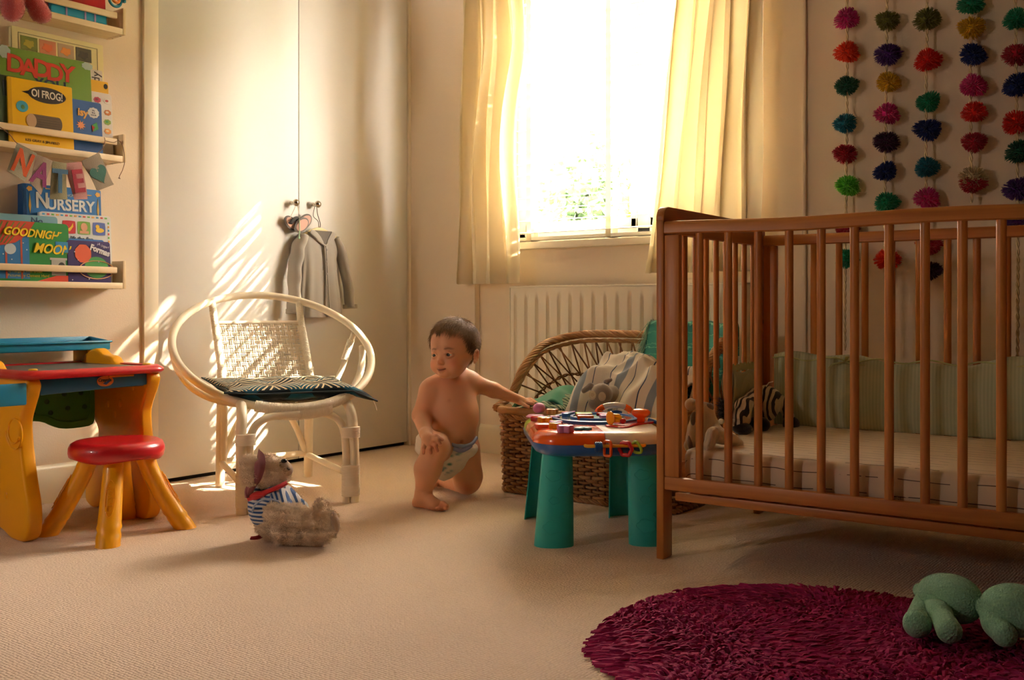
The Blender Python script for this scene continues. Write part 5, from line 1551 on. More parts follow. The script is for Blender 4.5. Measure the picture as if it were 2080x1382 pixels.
# drop side nearest the room, and fixed side at the wall
for vy, u0, top, low in ((0, .094, .865, .180), (CD - .022, .081, .872, .180)):
    tr_ = []; nseg = 40
    rp_ = [(0, -.030), (0, -.010), (.004, -.002), (.011, .0), (.018, -.002), (.022, -.010), (.022, -.030), (.018, -.033), (.004, -.033)]
    vs = []; m = len(rp_)
    for i in range(nseg + 1):
        x = .001 + (CL - .002) * i / nseg; wv = .0028 * sin(x * 9.5 + 1.5) * (vy == 0)
        vs += [(x, vy + p[0], top + p[1] + wv) for p in rp_]
    fs = [(i * m + k, i * m + (k + 1) % m, (i + 1) * m + (k + 1) % m, (i + 1) * m + k) for i in range(nseg) for k in range(m)] + [tuple(range(m)), tuple(nseg * m + k for k in range(m))]
    MB().add(vs, fs).build('top_rail', M_cx, ct, smooth=50)
    MB().box(.001, CL - .001, vy, vy + .022, low, low + .034).build('bottom_rail', M_cx, ct, bevel=.004)
    for x in (.0015, CL - .0425): MB().box(x, x + .041, vy + .001, vy + .021, low + .034, top - .033).build('side_stile', M_cz, ct, bevel=.003)
    k = u0
    while k < CL - .05:
        bar(k, vy + .011, low + .032, top - .030, 'x').build('bar', M_cz, ct, smooth=60); k += .0765
MB().box(.02, CL - .02, .024, .05, .150, .172).build('base_rail', M_cx, ct, bevel=.003)
MB().box(.02, CL - .02, CD - .05, CD - .024, .150, .172).build('base_rail', M_cx, ct, bevel=.003)
for k in range(14): MB().box(.06 + k * .083, .11 + k * .083, .03, CD - .03, .172, .182).build('base_slat', M_cy, ct, bevel=.001)
for z in (.60, .32): MB().lathe([(.006, 0), (.006, .0015), (.002, .002)], 10, M=frame((-.0005, CD - .02, z), (0, 1, 0), (0, 0, 1))).build('bolt', MATS['steel'], ct)

# mattress in its printed sheet
def sheet_mat():
    m = bpy.data.materials.new('printed_sheet'); m.use_nodes = True; N = m.node_tree.nodes; L = m.node_tree.links; b = N['Principled BSDF']; b.inputs['Roughness'].default_value = .9
    tc = N.new('ShaderNodeTexCoord'); no = N.new('ShaderNodeTexNoise'); no.inputs['Scale'].default_value = 5; L.new(tc.outputs['Object'], no.inputs['Vector'])
    sx = N.new('ShaderNodeSeparateXYZ'); L.new(tc.outputs['Object'], sx.inputs[0])
    s1 = N.new('ShaderNodeMath'); s1.operation = 'ADD'; L.new(sx.outputs[1], s1.inputs[0]); L.new(sx.outputs[2], s1.inputs[1])
    s2 = N.new('ShaderNodeMath'); s2.operation = 'MULTIPLY_ADD'; L.new(no.outputs['Fac'], s2.inputs[0]); s2.inputs[1].default_value = .03; L.new(s1.outputs[0], s2.inputs[2])
    s3 = N.new('ShaderNodeMath'); s3.operation = 'MULTIPLY'; s3.inputs[1].default_value = 24; L.new(s2.outputs[0], s3.inputs[0])
    fr = N.new('ShaderNodeMath'); fr.operation = 'FRACT'; L.new(s3.outputs[0], fr.inputs[0])
    lt = N.new('ShaderNodeMath'); lt.operation = 'LESS_THAN'; lt.inputs[1].default_value = .05; L.new(fr.outputs[0], lt.inputs[0])
    n2 = N.new('ShaderNodeTexNoise'); n2.inputs['Scale'].default_value = 14; L.new(tc.outputs['Object'], n2.inputs['Vector'])
    g2 = N.new('ShaderNodeMath'); g2.operation = 'GREATER_THAN'; g2.inputs[1].default_value = .42; L.new(n2.outputs['Fac'], g2.inputs[0])
    ml = N.new('ShaderNodeMath'); ml.operation = 'MULTIPLY'; L.new(lt.outputs[0], ml.inputs[0]); L.new(g2.outputs[0], ml.inputs[1])
    mx = N.new('ShaderNodeMix'); mx.data_type = 'RGBA'; L.new(ml.outputs[0], mx.inputs[0]); mx.inputs[6].default_value = hexc('#dccab2'); mx.inputs[7].default_value = hexc('#5a5048'); L.new(mx.outputs[2], b.inputs['Base Color'])
    return m


mt = thing('mattress', 'cot mattress in a cream fitted sheet printed with thin grey lines', 'mattress', (1.977, -1.183, .182), R(3))
mm = rplate(.034, CL - .034, .034, CD - .032, .03, [(-.02, .002), (-.006, .006), (0, .018), (.001, .05), (0, .084), (-.005, .097), (-.016, .102), (-.03, .1035)], 6)
bm = bmesh.new(); me = mm.mesh('mattress', sheet_mat(), 180)
bm.from_mesh(me); bmesh.ops.subdivide_edges(bm, edges=[e for e in bm.edges if e.calc_length() > .1], cuts=14, use_grid_fill=True); bmesh.ops.triangulate(bm, faces=[f for f in bm.faces if len(f.verts) > 4])
for v in bm.verts: v.co.z += .004 * mnoise.noise(v.co * 9) * (v.co.z > .05); v.co.y += .003 * mnoise.noise(v.co * 16 + Vector((5, 0, 0)))
bm.to_mesh(me); bm.free(); fin(me, 60); link('sheet', me, mt)
dd = MB()
for (u, z, s_) in ((.262, .026, 1.0), (.560, .026, 1.15)):
    for pts in ([(-.012, -.008), (-.013, .008), (-.006, .012), (-.002, .006), (.004, .010), (.010, .008), (.012, -.006), (.006, -.011), (-.004, -.010), (-.012, -.008)], [(-.006, -.004), (-.004, .004), (.004, .002), (.006, -.005)], [(.002, .0), (.008, .004)]):
        dd.tube([(u + a * s_, .0335, z + b * s_) for a, b in pts], .0005, 4)
dd.build('printed_animal', mat('print_ink', '#4a423c', .9), mt, kind='stuff')

# padded bumper along the back and round the head end
M_bm = stripes('bumper_stripe', [(0, '#b9bfa2'), (.5, '#adb598')], 105, 0, rough=.95)
bu_ = thing('cot_bumper', 'pale green striped padded cot bumper standing round the back and head', 'bumper', (1.977, -1.183, .286), R(3))
def pad(path, h, seed, ext, thk=.019):
    p = [Vector((a, b, 0)) for a, b in path]; mb = MB(); nu = 90; nv = 12
    L_ = [0]
    for a, b in zip(p, p[1:]): L_.append(L_[-1] + (b - a).length)
    def pos(s):
        for i in range(len(p) - 1):
            if s <= L_[i + 1] or i == len(p) - 2:
                t = (s - L_[i]) / (L_[i + 1] - L_[i]); d = (p[i + 1] - p[i]).normalized(); return p[i].lerp(p[i + 1], t), Vector((d.y, -d.x, 0))
    def f(u, v):
        s = u * L_[-1]; q, n = pos(s); a = 2 * PI * v
        hh = h * (1 + .06 * sin(s * 9 + seed) + .03 * sin(s * 31) + .05 * abs(sin(s * 6.2)))
        tk = thk * (1 + .15 * sin(s * 21)) * (.55 + .45 * abs(sin(s * 5.5 + .6)) ** .5) * min(1, u * 40 + .25, (1 - u) * 40 + .25)
        z = hh / 2 + hh / 2 * abs(cos(a)) ** .8 * (1 if cos(a) > 0 else -1)
        return tuple(q + n * (tk * sin(a) + .003 * sin(s * 60 + z * 30) * abs(sin(a))) + Vector((0, 0, z)))
    mb.grid(lambda u, v: f(u, v), nu * ext, 28)
    return mb
pad([(.05, .672), (.20, .674), (CL - .05, .674)], .205, 1, 2).build('back_pad', M_bm, bu_, smooth=180)
pad([(.014, .64), (.013, .52), (.012, .43)], .175, 4, 1, .009).build('end_pad', M_bm, bu_, smooth=180)
M_fr = mat('frill_green', '#b8bf86', .9, sheen=.2)
def frill(pts, h):
    return MB().grid(lambda u, v: (lambda p: (p[0], p[1] + .008 * sin(u * 60) * v, p[2] + h * v + .003 * sin(u * 47)))(tuple(Vector(pts[0]).lerp(Vector(pts[1]), u))), 60, 4)
f_ = frill([(.012, .43, .172), (.014, .64, .172)], .022).build('frill', M_fr, bu_, smooth=180)
for x in (.27, .80):
    tb = MB()
    for a, l in ((.5, .05), (2.4, .055), (1.2, .04), (-.4, .06), (3.5, .06)):
        tb.tube([(x, .655, .20), (x + .6 * l * cos(a), .648, .20 + .6 * l * sin(a) * .6), (x + l * cos(a + .3), .645, .195 + l * sin(a + .3) * .5)], [.004, .007, .002], 8, flat=.35)
    tb.build('tie_bow', M_fr, bu_, smooth=180, kind='stuff')
MB().tube([(.05 + k * .02, .66, .205 + .006 * sin(k * .9)) for k in range(56)], .0025, 6).build('piping', M_fr, bu_, smooth=180)

# zebra plush face down against the bumper
def zmat():
    m = stripes('zebra_plush', [(0, '#c9bba6'), (.55, '#17120f')], 62, 0, distort=.035, wob=14); return m
zb_ = thing('plush_zebra', 'black and white zebra plush slumped against the cot bumper', 'soft toy', tuple(at(1550, 862, 2.97)))
c0 = Vector(zb_.location)
zz, ZP, ZQ = solid('body', [('ell', lp(1556, 806, 3.0), (.042, .036, .055), None, .03), ('cap', lp(1532, 790, 2.95), lp(1510, 812, 2.88), .022, .021, .02), ('cap', lp(1510, 812, 2.88), lp(1514, 838, 2.86), .021, .016, .02),
              ('cap', lp(1574, 790, 3.0), lp(1590, 806, 3.0), .015, .016, .015), ('cap', lp(1590, 806, 3.0), lp(1602, 832, 3.0), .016, .017, .015), ('ell', lp(1500, 838, 2.85), (.022, .024, .032), None, .02)], .003, zmat(), zb_)
blackp = mat('black_plush', '#0f0c0b', .98, sheen=.4)
solid('hoof', [('ell', lp(1604, 847, 3.0), (.021, .022, .027), None, .01), ('ell', lp(1614, 849, 3.01), (.014, .02, .02), None, .01)], .003, blackp, zb_)
solid('hoof', [('ell', lp(1540, 849, 2.93), (.036, .03, .024), None, .015)], .003, blackp, zb_)
solid('muzzle', [('ell', lp(1508, 857, 2.84), (.029, .026, .018), None, .01)], .003, blackp, zb_)
solid('ear', [('ell', lp(1476, 822, 2.85), (.012, .014, .030), None, .01), ('ell', lp(1480, 798, 2.86), (.010, .012, .020), None, .01)], .003, blackp, zb_)
zk = np.random.RandomState(3); bp_ = np.array([lp(1470 + 8 * zk.rand(), 800 + 35 * zk.rand(), 2.84) for _ in range(300)])
strands(bp_, np.tile([-.5, -.6, .2], (300, 1)), .022, .0012, zk, blackp, 'mane', zb_, .6, 2, kind='stuff')
solid('nose_patch', [('ell', lp(1465, 842, 2.81), (.009, .009, .008), None, .01)], .002, mat('white_plush', '#cfc3b2', .95), zb_)
MB().tube([lp(1556, 772, 2.98), lp(1562, 764, 2.99), lp(1570, 762, 3.0)], .0018, 5).build('tag_string', M_cane, zb_)

zb_.location.z -= .020

# cream comforter toy at the near corner of the mattress
cf = thing('comforter_toy', 'cream velvety comforter toy with grey patches in the cot corner', 'soft toy', tuple(at(1435, 912, 2.60)))
c0 = Vector(cf.location)
cr_ = mat('cream_velvet', '#d4c2a6', .98, sheen=.6, bump=(260, .3, 'noise'))
solid('body', [('ell', lp(1427, 870, 2.62), (.034, .034, .056), None, .03), ('cap', lp(1428, 838, 2.62), lp(1404, 905, 2.64), .014, .018, .03), ('cap', lp(1432, 832, 2.62), lp(1462, 888, 2.58), .012, .014, .02),
              ('cap', lp(1450, 885, 2.56), lp(1490, 893, 2.60), .016, .015, .02), ('cap', lp(1446, 880, 2.55), lp(1440, 905, 2.54), .013, .015, .02), ('ell', lp(1496, 900, 2.62), (.018, .02, .013), None, .02)], .003, cr_, cf, noise_amp=.003, noise_sc=45)
solid('tail_lobe', [('cap', lp(1404, 822, 2.63), lp(1420, 826, 2.63), .017, .012, .01)], .003, cr_, cf)
gpm = mat('grey_velvet', '#857a74', .98, sheen=.6)
solid('grey_patch', [('ell', lp(1403, 898, 2.62), (.008, .012, .022), None, .01)], .002, gpm, cf)
solid('grey_patch', [('ell', lp(1411, 852, 2.605), (.012, .012, .020), None, .01)], .002, gpm, cf)
solid('grey_patch', [('ell', lp(1441, 828, 2.61), (.012, .010, .012), None, .01)], .002, gpm, cf)

# ================================================================== POM-POM GARLANDS
PC = dict(pink='#d01c80', orange='#f04416', dkgreen='#0c5c40', teal='#107a92', crimson='#b00f34', lime='#6ed244', olive='#7e8034', purple='#54247e', yellow='#dcb012', plum='#440c40', navy='#0f2a78', jade='#10946c', red='#e01c10', cream='#cfbf98')
def pom_mesh(seed, r=.037):
    rg_ = np.random.RandomState(seed); n = 620
    d = rg_.normal(size=(n, 3)); d /= np.linalg.norm(d, axis=1)[:, None]
    b = d * .006; L = r * (.90 + .18 * rg_.rand(n)) * (1 - .16 * np.abs(d[:, 2])) * (1 + .10 * np.sin(3 * np.arctan2(d[:, 2], d[:, 0]) + seed))
    a = np.cross(d, rg_.normal(size=(n, 3))); a /= np.linalg.norm(a, axis=1)[:, None]; c = np.cross(d, a)
    V = []
    for t, w in ((0, .0006), (.55, .0017), (1.0, .0009)):
        cen = b + d * (L * t)[:, None] + a * (.003 * t * t * rg_.normal(size=n))[:, None]
        for k in range(3): V.append(cen + (a * cos(2.1 * k) + c * sin(2.1 * k)) * w)
    P = np.stack(V, 1).reshape(-1, 3); Q = []
    for s_ in range(2):
        for k in range(3): Q.append([s_ * 3 + k, s_ * 3 + (k + 1) % 3, s_ * 3 + 3 + (k + 1) % 3, s_ * 3 + 3 + k])
    Q = (np.array(Q)[None] + (np.arange(n) * 9)[:, None, None]).reshape(-1, 4)
    # dense core
    core = MB().ball((0, 0, 0), (r * .74, r * .74, r * .62), 14, 9)
    cv = np.array(core.v) * (1 + .06 * rg_.rand(len(core.v)))[:, None]; cf_ = [f + () for f in core.f]
    Q2 = np.array(cf_) + len(P)
    return np_mesh('pompom', np.concatenate([P, cv]), np.concatenate([Q, Q2]), mat('wool_pink', PC['pink'], .95, sheen=.3), 180)
poms = [pom_mesh(k) for k in range(4)]
wm = {k: mat('wool_' + k, v, .95, sheen=.15) for k, v in PC.items()}
M_str = mat('cream_yarn', '#e0cca4', .9)
G = [('first pom-pom garland from the window end, pink pom over orange, ending in teal', 2.052, [(1.80, 'navy'), (1.91, 'yellow'), (1.633, 'pink'), (1.519, 'orange'), (1.404, 'dkgreen'), (1.275, 'teal'), (1.172, 'crimson'), (1.061, 'lime'), (.915, 'crimson'), (.811, 'jade')], .49),
     ('second pom-pom garland from the window end, olive over purple and yellow poms', 2.186, [(1.75, 'red'), (1.87, 'teal'), (1.603, 'olive'), (1.491, 'purple'), (1.397, 'yellow'), (1.292, 'pink'), (1.198, 'plum'), (1.10, 'navy'), (.995, 'jade'), (.807, 'orange')], .76),
     ('middle pom-pom garland, olive over red, jade and navy poms', 2.318, [(1.72, 'pink'), (1.85, 'yellow'), (1.584, 'olive'), (1.452, 'red'), (1.316, 'jade'), (1.225, 'navy'), (1.102, 'teal'), (1.001, 'pink'), (.851, 'crimson'), (.766, 'plum')], .72),
     ('fourth pom-pom garland, yellow over navy, ending in a half cream pom', 2.453, [(1.74, 'orange'), (1.613, 'jade'), (1.535, 'yellow'), (1.449, 'navy'), (1.35, 'pink'), (1.265, 'red'), (1.171, 'crimson'), (1.055, 'cream')], .97),
     ('fifth pom-pom garland, furthest from the window, jade pom over crimson and navy', 2.582, [(1.68, 'teal'), (1.54, 'jade'), (1.43, 'crimson'), (1.334, 'navy'), (1.219, 'red'), (1.127, 'dkgreen'), (1.013, 'purple'), (.913, 'purple')], .47)]
rg = random.Random(9); pk_ = 0
for gi, (lab, x, ps, zend) in enumerate(G):
    g = thing('pompom_garland', lab, 'garland', (x, -.040, 2.05), group='wool pom-pom garlands on the wall')
    n = int((2.05 - zend) / .004); sb = MB()
    for s_ in (0, 1):
        pts = [(.0028 * cos(i * .5 + s_ * PI) + .004 * sin(i * .012 + gi), .0022 * sin(i * .5 + s_ * PI), -i * .004) for i in range(n)]
        sb.tube(pts, .0030, 5)
    sb.build('cord', M_str, g, smooth=180)
    MB().cyl((0, .04, -.002), (0, .0, .0), .002, seg=8).build('pin', MATS['steel'], g)
    for z, c in sorted(ps, reverse=True):
        o = link('pompom', poms[pk_ % 4], g); pk_ += 1
        o.location = (.003 + .004 * sin(z * 9 + gi) + .004 * rg.uniform(-1, 1), 0, z - 2.05); o.rotation_euler = (rg.uniform(-.3, .3), rg.uniform(-.4, .4), rg.uniform(0, 6)); s_ = rg.uniform(.93, 1.05); o.scale = (s_, s_, s_ * .93)
        o.material_slots[0].link = 'OBJECT'; o.material_slots[0].material = wm[c]
        if c == 'cream':
            o2 = link('pompom', poms[1], g, label='crimson half of the two-coloured pom'); o2.location = (.003, -.002, z - 2.05 - .018); o2.scale = (1.02, 1.02, .72); o2.material_slots[0].link = 'OBJECT'; o2.material_slots[0].material = wm['crimson']

# ================================================================== SHAGGY RUG
rgn = np.random.RandomState(2)
ru = thing('shaggy_rug', 'round magenta shaggy rug on the carpet in front of the cot', 'rug', (2.537, -1.603, 0))
M_rug = mat('rug_backing', '#5c0f33', .95)
RR = .405
MB().lathe([(RR, 0), (RR, .006), (RR - .004, .008), (.001, .008)], 80).build('backing', M_rug, ru, smooth=40)
n = 9500
rr0 = RR * np.sqrt(rgn.rand(n)); an = 2 * PI * rgn.rand(n)
base = np.stack([rr0 * np.cos(an), rr0 * np.sin(an), np.full(n, .007)], 1)
rad_ = base / (np.linalg.norm(base, axis=1)[:, None] + 1e-6); edge = (rr0 / RR) ** 4
sw = np.stack([np.sin(base[:, 0] * 14 + 2) + np.cos(base[:, 1] * 9), np.cos(base[:, 0] * 11) + np.sin(base[:, 1] * 16 + 1), np.zeros(n)], 1) * .35
d = sw + rad_ * (edge * 1.3)[:, None] + rgn.normal(size=(n, 3)) * .45; d[:, 2] = .55 - .25 * edge + .5 * rgn.rand(n)
d /= np.linalg.norm(d, axis=1)[:, None]
L = .017 + .014 * rgn.rand(n)
u = np.cross(d, rgn.normal(size=(n, 3))); u /= np.linalg.norm(u, axis=1)[:, None]; w = np.cross(d, u)
V = []; Sg = 3
for s_ in range(Sg + 1):
    t = s_ / Sg; c = base + d * (L * t)[:, None] + sw * (L * .8 * t * t)[:, None]; c[:, 2] -= L * .5 * t * t; c[:, 2] = np.maximum(c[:, 2], .006)
    wd = .0036 * (1.0 if s_ < Sg else .7); tk = .0016
    for a, b in ((-1, -1), (1, -1), (1, 1), (-1, 1)): V.append(c + u * (wd * a) + w * (tk * b))
P = np.stack(V, 1).reshape(-1, 3); Q = []
for s_ in range(Sg):
    for k in range(4): Q.append([s_ * 4 + k, s_ * 4 + (k + 1) % 4, s_ * 4 + 4 + (k + 1) % 4, s_ * 4 + 4 + k])
Q.append([Sg * 4, Sg * 4 + 1, Sg * 4 + 2, Sg * 4 + 3])
Q = (np.array(Q)[None] + (np.arange(n) * 4 * (Sg + 1))[:, None, None]).reshape(-1, 4)
link('shag_pile', np_mesh('shag_pile', P, Q, mat('rug_wool', '#a81460', .9, mottle=.2), 50), ru, kind='stuff')

# crocheted mint toy lying on the rug
mk = thing('crochet_toy', 'mint crocheted long-limbed toy lying on the magenta rug', 'soft toy', tuple(at(1935, 1215, 2.03)))
mk.location.z = .03; c0 = Vector(mk.location)
M_mt = mat('mint_crochet', '#8cc2a6', .95, sheen=.2, bump=(260, .6, 'voronoi'))
def gpt(px, py, z):
    d = (.65 - z) * 2022 / (py - 622); return tuple(at(px, py, d) - c0)
solid('body', [('ell', gpt(1918, 1208, .085), (.050, .042, .040), None, .01), ('ell', gpt(1950, 1222, .082), (.042, .040, .042), None, .03)], .003, M_mt, mk)
solid('leg', [('cap', gpt(1870, 1200, .075), gpt(1908, 1245, .065), .015, .019, .02), ('cap', gpt(1908, 1245, .065), gpt(1928, 1282, .055), .019, .023, .02)], .003, M_mt, mk)
solid('leg', [('cap', gpt(1872, 1215, .065), gpt(1862, 1262, .052), .013, .022, .02), ('ell', gpt(1863, 1268, .052), (.026, .026, .026), None, .01)], .003, M_mt, mk)
solid('arm', [('cap', gpt(2000, 1232, .085), gpt(2022, 1268, .065), .017, .019, .02), ('cap', gpt(2022, 1268, .065), gpt(2040, 1290, .055), .019, .022, .02)], .003, M_mt, mk)
solid('head', [('ell', gpt(2062, 1240, .085), (.062, .055, .048), None, .01)], .003, M_mt, mk)
solid('eye', [('ell', gpt(2078, 1214, .115), (.010, .010, .008), None, .01)], .002, mat('black_bead', '#060606', .2), mk)


# ================================================================== THE TODDLER
ch_ = thing('person', 'toddler in a white nappy kneeling on one knee, one hand on the knee, looking aside', 'person', tuple(at(905, 1030, 3.25)))
ch_.location.z = 0; c0 = Vector(ch_.location)
c3 = np.array([CAMR, CAMF, (0, 0, 1)], float)


def rotm(yaw=0, pitch=0, roll=0):
    """rows = right, back, up of a form turned from facing the camera"""
    r, f, u = [Vector(v) for v in c3]
    M = Matrix.Rotation(R(yaw), 3, 'Z')
    r, f = M @ r, M @ f
    Mp = Matrix.Rotation(R(pitch), 3, r); f, u = Mp @ f, Mp @ u
    Mr = Matrix.Rotation(R(roll), 3, f); r, u = Mr @ r, Mr @ u
    return [tuple(r), tuple(f), tuple(u)]


HM = rotm(-29, -5, -3)
HC = Vector(lp(922, 705, 3.29))
hx_, hy_, hz_ = [Vector(v) for v in HM]
def hp_(a, b, c):
    a, b, c = float(a), float(b), float(c)
    return tuple(HC + hx_ * a + hy_ * b + hz_ * c)
BM = rotm(-6, 0, 4); BM2 = rotm(-2, 0, -4)
E_ = lambda c, r, M=None, k=.02: ('ell', c, r, M, k)
K_ = lambda a, b, ra, rb, k=.02: ('cap', a, b, ra, rb, k)
body = [
    E_(lp(915, 803, 3.315), (.079, .058, .078), BM, .03), E_(lp(924, 848, 3.30), (.080, .072, .072), BM2, .05), E_(lp(920, 890, 3.34), (.080, .068, .055), None, .04),
    K_(lp(880, 792, 3.325), lp(952, 774, 3.335), .034, .030, .045), K_(lp(917, 788, 3.34), lp(926, 745, 3.345), .034, .031, .030),
    # arms
    K_(lp(873, 795, 3.30), lp(857, 843, 3.275), .034, .031, .028), K_(lp(857, 845, 3.275), lp(864, 880, 3.17), .031, .020, .012),
    K_(lp(957, 777, 3.34), lp(1003, 793, 3.385), .030, .0255, .028), K_(lp(1003, 793, 3.385), lp(1051, 811, 3.42), .0265, .015, .010),
    # bent leg in front
    K_(lp(893, 912, 3.32), lp(885, 907, 3.19), .054, .043, .03), K_(lp(886, 908, 3.185), lp(869, 953, 3.195), .040, .041, .02), K_(lp(869, 953, 3.195), lp(859, 1006, 3.21), .041, .025, .02),
    K_(lp(859, 1004, 3.215), lp(851, 1021, 3.225), .025, .021, .012), K_(lp(852, 1022, 3.225), lp(886, 1028, 3.175), .020, .0175, .012), K_(lp(861, 1008, 3.205), lp(886, 1024, 3.175), .022, .015, .012),
    # kneeling leg
    K_(lp(942, 912, 3.37), lp(950, 968, 3.395), .056, .048, .03), K_(lp(950, 968, 3.395), lp(949, 979, 3.40), .047, .043, .02),
    K_(lp(944, 981, 3.415), lp(892, 975, 3.56), .037, .022, .010), K_(lp(890, 975, 3.565), lp(877, 985, 3.50), .019, .014, .012),
    # head, blended on its own so that the chin stays clear of the neck
]
head = [
    E_(hp_(0, .006, .016), (.0765, .088, .080), HM, .02), E_(hp_(0, -.020, -.032), (.055, .057, .054), HM, .03), E_(hp_(0, -.026, -.062), (.044, .047, .042), HM, .03),
    E_(hp_(-.030, -.046, -.062), (.026, .026, .025), HM, .018), E_(hp_(.030, -.046, -.062), (.026, .026, .025), HM, .018), E_(hp_(0, -.061, -.092), (.016, .016, .012), HM, .015),
    ('ell', hp_(-.0275, -.094, -.0302), (.0175, .0225, .0105), HM, -.004), ('ell', hp_(.0275, -.094, -.0302), (.0175, .0225, .0105), HM, -.004),
    K_(hp_(0, -.072, -.030), hp_(0, -.083, -.052), .0050, .0072, .010), E_(hp_(0, -.0865, -.054), (.0085, .0085, .0075), HM, .006),
    E_(hp_(-.0080, -.081, -.057), (.0055, .006, .005), HM, .004), E_(hp_(.0080, -.081, -.057), (.0055, .006, .005), HM, .004),
    K_(hp_(-.036, -.067, -.014), hp_(-.016, -.0765, -.013), .003, .005, .010), K_(hp_(.036, -.067, -.014), hp_(.016, -.0765, -.013), .003, .005, .010),
]
# eyelids
EB = .0765
for s in (-1, 1):
    up = [(s * .0135, -EB, -.0315), (s * .0200, -EB - .0025, -.0243), (s * .0275, -EB - .0025, -.0220), (s * .035, -EB + .001, -.0245), (s * .0405, -EB + .0105, -.0310)]
    dn = [(s * .0135, -EB, -.0320), (s * .0200, -EB - .0015, -.0370), (s * .0275, -EB - .0015, -.0390), (s * .035, -EB + .002, -.0372), (s * .0405, -EB + .0105, -.0315)]
    for q in (up, dn):
        for (a, b), ra, rb in zip(zip(q, q[1:]), (.0018, .0023, .0023, .0021), (.0023, .0023, .0021, .0013)): head.append(K_(hp_(*a), hp_(*b), ra, rb, .004))
# ears
for s in (-1, 1):
    ec = (s * .0765, .004, -.034)
    ring = [(ec[0] + s * .004 + s * .004 * sin(t), ec[1] + .012 * cos(t) + .004, ec[2] + .019 * sin(t) + .002) for t in np.linspace(-2.0, 2.9, 9)]
    for a, b in zip(ring, ring[1:]): head.append(K_(hp_(*a), hp_(*b), .0034, .0034, .003))
    head.append(E_(hp_(ec[0] + s * .001, ec[1] + .004, ec[2]), (.004, .010, .017), HM, .004)); head.append(E_(hp_(ec[0] + s * .003, ec[1] - .003, ec[2] - .018), (.004, .005, .006), HM, .004))
# lips
for a, b in (((-.017, -.0715, -.0735), (-.006, -.0795, -.0760)), ((-.006, -.0795, -.0760), (.006, -.0795, -.0760)), ((.006, -.0795, -.0760), (.017, -.0715, -.0735))): head.append(K_(hp_(*a), hp_(*b), .0021, .0028, .004))
for a, b in (((-.015, -.0715, -.0775), (-.005, -.0785, -.0835)), ((-.005, -.0785, -.0835), (.005, -.0785, -.0835)), ((.005, -.0785, -.0835), (.015, -.0715, -.0775))): head.append(K_(hp_(*a), hp_(*b), .0024, .0036, .005))
for a, b in (((-.016, -.0755, -.0750), (-.008, -.0830, -.0785)), ((-.008, -.0830, -.0785), (.008, -.0830, -.0785)), ((.008, -.0830, -.0785), (.016, -.0755, -.0750))): head.append(('cap', hp_(*a), hp_(*b), .0016, .0019, -.0012))
for s in (-1, 1):
    head.append(('ell', hp_(s * .0055, -.0900, -.0615), (.0022, .003, .0018), HM, -.0015))
    head.append(('ell', hp_(s * .0830, .008, -.030), (.003, .006, .010), HM, -.002))
body.append(('merge', head, .007))
# hands: palm, thumb and four bent fingers each
def hand(palm, fingers, pr, k=.007):
    body.extend(K_(palm[i], palm[i + 1], pr[i], pr[i + 1], .010) for i in range(len(palm) - 1))
    for f, r in fingers:
        for i in range(len(f) - 1): body.append(K_(f[i], f[i + 1], r * (1 - .08 * i), r * (1 - .08 * (i + 1)), .004))
hand([lp(864, 881, 3.155), lp(869, 891, 3.128), lp(873, 899, 3.120)], [
    ([lp(873, 887, 3.125), lp(886, 886, 3.112), lp(898, 893, 3.112)], .0072),
    ([lp(878, 893, 3.115), lp(888, 893, 3.104), lp(894, 903, 3.108)], .0068),
    ([lp(877, 900, 3.115), lp(884, 905, 3.106), lp(888, 916, 3.112)], .0070),
    ([lp(871, 903, 3.118), lp(873, 911, 3.110), lp(875, 920, 3.114)], .0068),
    ([lp(864, 901, 3.125), lp(861, 910, 3.118), lp(860, 921, 3.124)], .0062)], (.018, .0165, .015))
hand([lp(1051, 811, 3.42), lp(1060, 815, 3.418), lp(1067, 818, 3.415)], [
    ([lp(1058, 818, 3.405), lp(1066, 824, 3.395), lp(1074, 827, 3.392)], .0064),
    ([lp(1069, 818, 3.405), lp(1080, 820, 3.400), lp(1089, 825, 3.398)], .0060),
    ([lp(1069, 816, 3.415), lp(1082, 817, 3.412), lp(1093, 822, 3.410)], .0062),
    ([lp(1068, 814, 3.425), lp(1081, 814, 3.425), lp(1092, 819, 3.424)], .0060),
    ([lp(1065, 812, 3.432), lp(1077, 811, 3.436), lp(1086, 815, 3.437)], .0054)], (.0135, .013, .012))
# toes
for px, py, d, r in ((874, 1033, 3.172, .0072), (881, 1035, 3.162, .0076), (889, 1035, 3.155, .0080), (897, 1034, 3.150, .0084), (905, 1030, 3.148, .0115)):
    body.append(K_(lp(px - 6, py - 4, d + .02), lp(px, py, d), r * 1.1, r, .004))
for px, py, d, r in ((874, 989, 3.49, .007), (878, 992, 3.49, .007)): body.append(K_(lp(px + 3, py - 5, d + .02), lp(px, py, d), r, r, .004))
